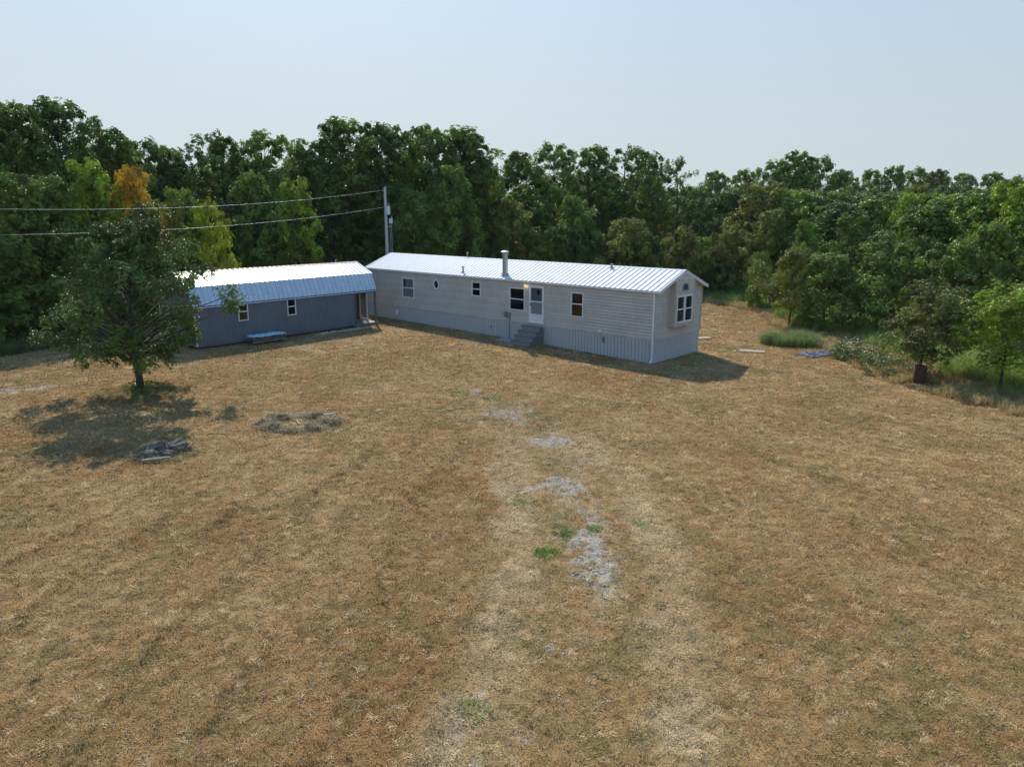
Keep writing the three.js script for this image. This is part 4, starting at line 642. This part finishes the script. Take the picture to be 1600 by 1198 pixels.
// ------------------------------------------------------------ things on the lawn
{
  // weathered stump with broken wood
  const sx = -10.54, sz = -20.9, s = thing('tree_stump', 'grey weathered split tree stump on the dry lawn', 'stump', [sx, gtop(sx, sz) - 0.04, sz], 0.5), r = rand(17);
  const chunk = (r0, h, seed, jag) => { const g = new THREE.CylinderGeometry(r0 * 0.8, r0, h, 26, 8).translate(0, h / 2, 0), p = g.attributes.position, nn = createNoise3D(rand(seed)); for (let i = 0; i < p.count; i++) { const x = p.getX(i), y = p.getY(i), z = p.getZ(i), a = Math.atan2(z, x), d = Math.hypot(x, z) / r0, f = 1 + 0.22 * nn(Math.cos(a) * 2.2, y * 0.8, Math.sin(a) * 2.2) + 0.10 * nn(Math.cos(a) * 7, y * 2, Math.sin(a) * 7) + 0.25 * Math.pow(1 - y / h, 3); p.setXYZ(i, x * f, y + (y > h * 0.7 ? jag * nn(x * 5, 4, z * 5) + jag * 0.6 * nn(x * 14, 9, z * 14) - (d < 0.5 ? jag * 0.9 : 0) : 0), z * f); } g.computeVertexNormals(); return metricUV(toCreasedNormals(g, 0.7)); };
  part('bole', chunk(0.40, 0.30, 21, 0.07), M.stump, s, [0, -0.05, 0], [0.1, 0, 0.12]);
  for (const [x, y, z, rr, h, b, c, n] of [[0.18, 0.08, 0.04, 0.15, 0.62, 0.2, -1.45, 22], [0.2, 0.07, -0.16, 0.13, 0.6, 0.75, -1.4, 23], [-0.16, 0.06, 0.16, 0.14, 0.42, 3.6, -1.35, 24], [0.1, 0.07, 0.2, 0.12, 0.5, -1.0, -1.42, 25], [-0.05, 0.24, -0.02, 0.14, 0.34, -0.5, -1.2, 26], [0.5, 0.06, 0.12, 0.10, 0.45, -0.4, -1.45, 27], [-0.1, 0.06, -0.2, 0.13, 0.4, 2.2, -1.4, 28]]) part('root', chunk(rr, h, n, 0.04), M.stump, s, [x, y, z], [0, b, c]);
  for (let i = 0; i < 9; i++) { const a = r() * 6.28, q = 0.3 + 0.5 * r(); part('splinter', limb([V(q, 0.02, 0.3 * Math.sin(a)), V(q + 0.1 * Math.cos(a), 0.12 + 0.1 * r(), 0.3 * Math.sin(a) + 0.1), V(q + 0.35 * Math.cos(a), 0.12 + 0.3 * r(), 0.45 * Math.sin(a))], 0.03, 0.008, 5), M.stump, s); }
  shade(s);
  const stick = (x0, z0, x1, z1, rad, label, m = M.paleStick) => shade(tag(part('branch', limb([V(x0, gtop(x0, z0) + rad + 0.06, z0), V((x0 + x1) / 2, gtop((x0 + x1) / 2, (z0 + z1) / 2) + rad + 0.07, (z0 + z1) / 2 + 0.02), V(x1, gtop(x1, z1) + rad + 0.05, z1)], rad, rad * 0.7, 7), m), label, 'branch'));
  stick(-10.62, -20.02, -9.95, -20.32, 0.032, 'pale bare branch lying in front of the stump');
  stick(-6.55, -24.65, -6.25, -24.85, 0.05, 'short pale log piece lying in the weed ring');
  stick(-7.15, -23.7, -7.4, -24.3, 0.02, 'thin pale stick standing out inside the weed ring');
  // rusty barrel, leaning a little
  const bx = 17.25, bz = -30.4, b = thing('barrel', 'rusty brown steel drum leaning at the edge of the lawn', 'barrel', [bx, gh(bx, bz) - 0.02, bz], 0.4);
  b.scale.setScalar(0.86); b.rotation.z = -0.06; b.rotation.x = 0.05;
  const prof = []; for (let i = 0; i <= 44; i++) { const y = i / 44 * 0.88; prof.push(new THREE.Vector2(0.285 + 0.014 * Math.exp(-Math.pow((y - 0.30) / 0.018, 2)) + 0.014 * Math.exp(-Math.pow((y - 0.59) / 0.018, 2)), y)); }
  prof.push(new THREE.Vector2(0.297, 0.885), new THREE.Vector2(0.297, 0.90), new THREE.Vector2(0.276, 0.90), new THREE.Vector2(0.272, 0.86), new THREE.Vector2(0.27, 0.05), new THREE.Vector2(0, 0.05));
  const bg = new THREE.LatheGeometry(prof, 36), bp = bg.attributes.position; for (let i = 0; i < bp.count; i++) { const a = Math.atan2(bp.getZ(i), bp.getX(i)), f = 1 + 0.012 * n3(Math.cos(a) * 1.5, bp.getY(i) * 3, Math.sin(a) * 1.5); bp.setX(i, bp.getX(i) * f); bp.setZ(i, bp.getZ(i) * f); } bg.computeVertexNormals();
  const buv = bg.attributes.uv; for (let i = 0; i < buv.count; i++) buv.setXY(i, buv.getX(i) * 1.8, bp.getY(i));
  part('drum', bg, M.rust, b); part('ash', cyl(0.262, 0.262, 0.5, 24, 0, 0.31, 0), M.darkWood, b); shade(b);
  // paving slabs beside the house
  for (const [x, z, w, d, t, label] of [[10.95, -41.7, 0.95, 0.6, 0.3, 'pale flat paving slab close to the house corner'], [12.5, -37.6, 1.25, 0.62, -0.35, 'larger pale paving slab on the lawn right of the house']]) { const p = part('paving_slab', rbox(w, 0.07, d, 0.012), M.slab, null, [x, gtop(x, z) + 0.015, z], [0, t, 0]); shade(tag(p, label, 'slab', 'paving slabs beside the house')); }
  // debris in the weeds: dark folded tarp, boards
  const dx = 15.75, dz = -36.9, g = new THREE.PlaneGeometry(2.3, 1.15, 46, 24).rotateX(-Math.PI / 2), p = g.attributes.position; for (let i = 0; i < p.count; i++) { const x = p.getX(i), z = p.getZ(i), ed = Math.min(1.15 - Math.abs(x), 0.575 - Math.abs(z)); p.setY(i, 0.05 + 0.12 * Math.max(0, fbm(x * 1.6 + 3, z * 3.4, 3) + 0.25) * sst(0, 0.2, ed)); p.setX(i, x + 0.12 * n2(z * 3, 1)); p.setZ(i, z + 0.1 * n2(x * 2.2, 8)); } g.computeVertexNormals(); const gu = g.clone().translate(0, -0.008, 0); gu.index.array.reverse(); gu.computeVertexNormals();
  shade(tag(part('dark_tarp', [metricUV(g), metricUV(gu)], M.blueTarp, null, [dx, gtop(dx, dz), dz], [0, 0.42, 0]), 'dark blue-grey tarp lying flat by the green grass clump', 'tarp'));
  for (const [x, z, l, t, tilt, label] of [[18.3, -39.6, 1.5, -0.5, 0.1, 'pale board lying at the foot of the trees behind the tarp'], [17.6, -37.6, 1.9, 0.4, 0.04, 'grey board lying beyond the end of the dark tarp'], [17.3, -37.2, 1.5, 0.5, 0.03, 'short weathered plank lying next to the grey board']]) shade(tag(part('loose_board', box(l, 0.035, 0.16), x > 18 ? M.paleStick : M.oldWood, null, [x, gh(x, z) + 0.16, z], [0, t, tilt]), label, 'board', 'loose boards in the weeds'));
}
renderer.render(scene, camera);
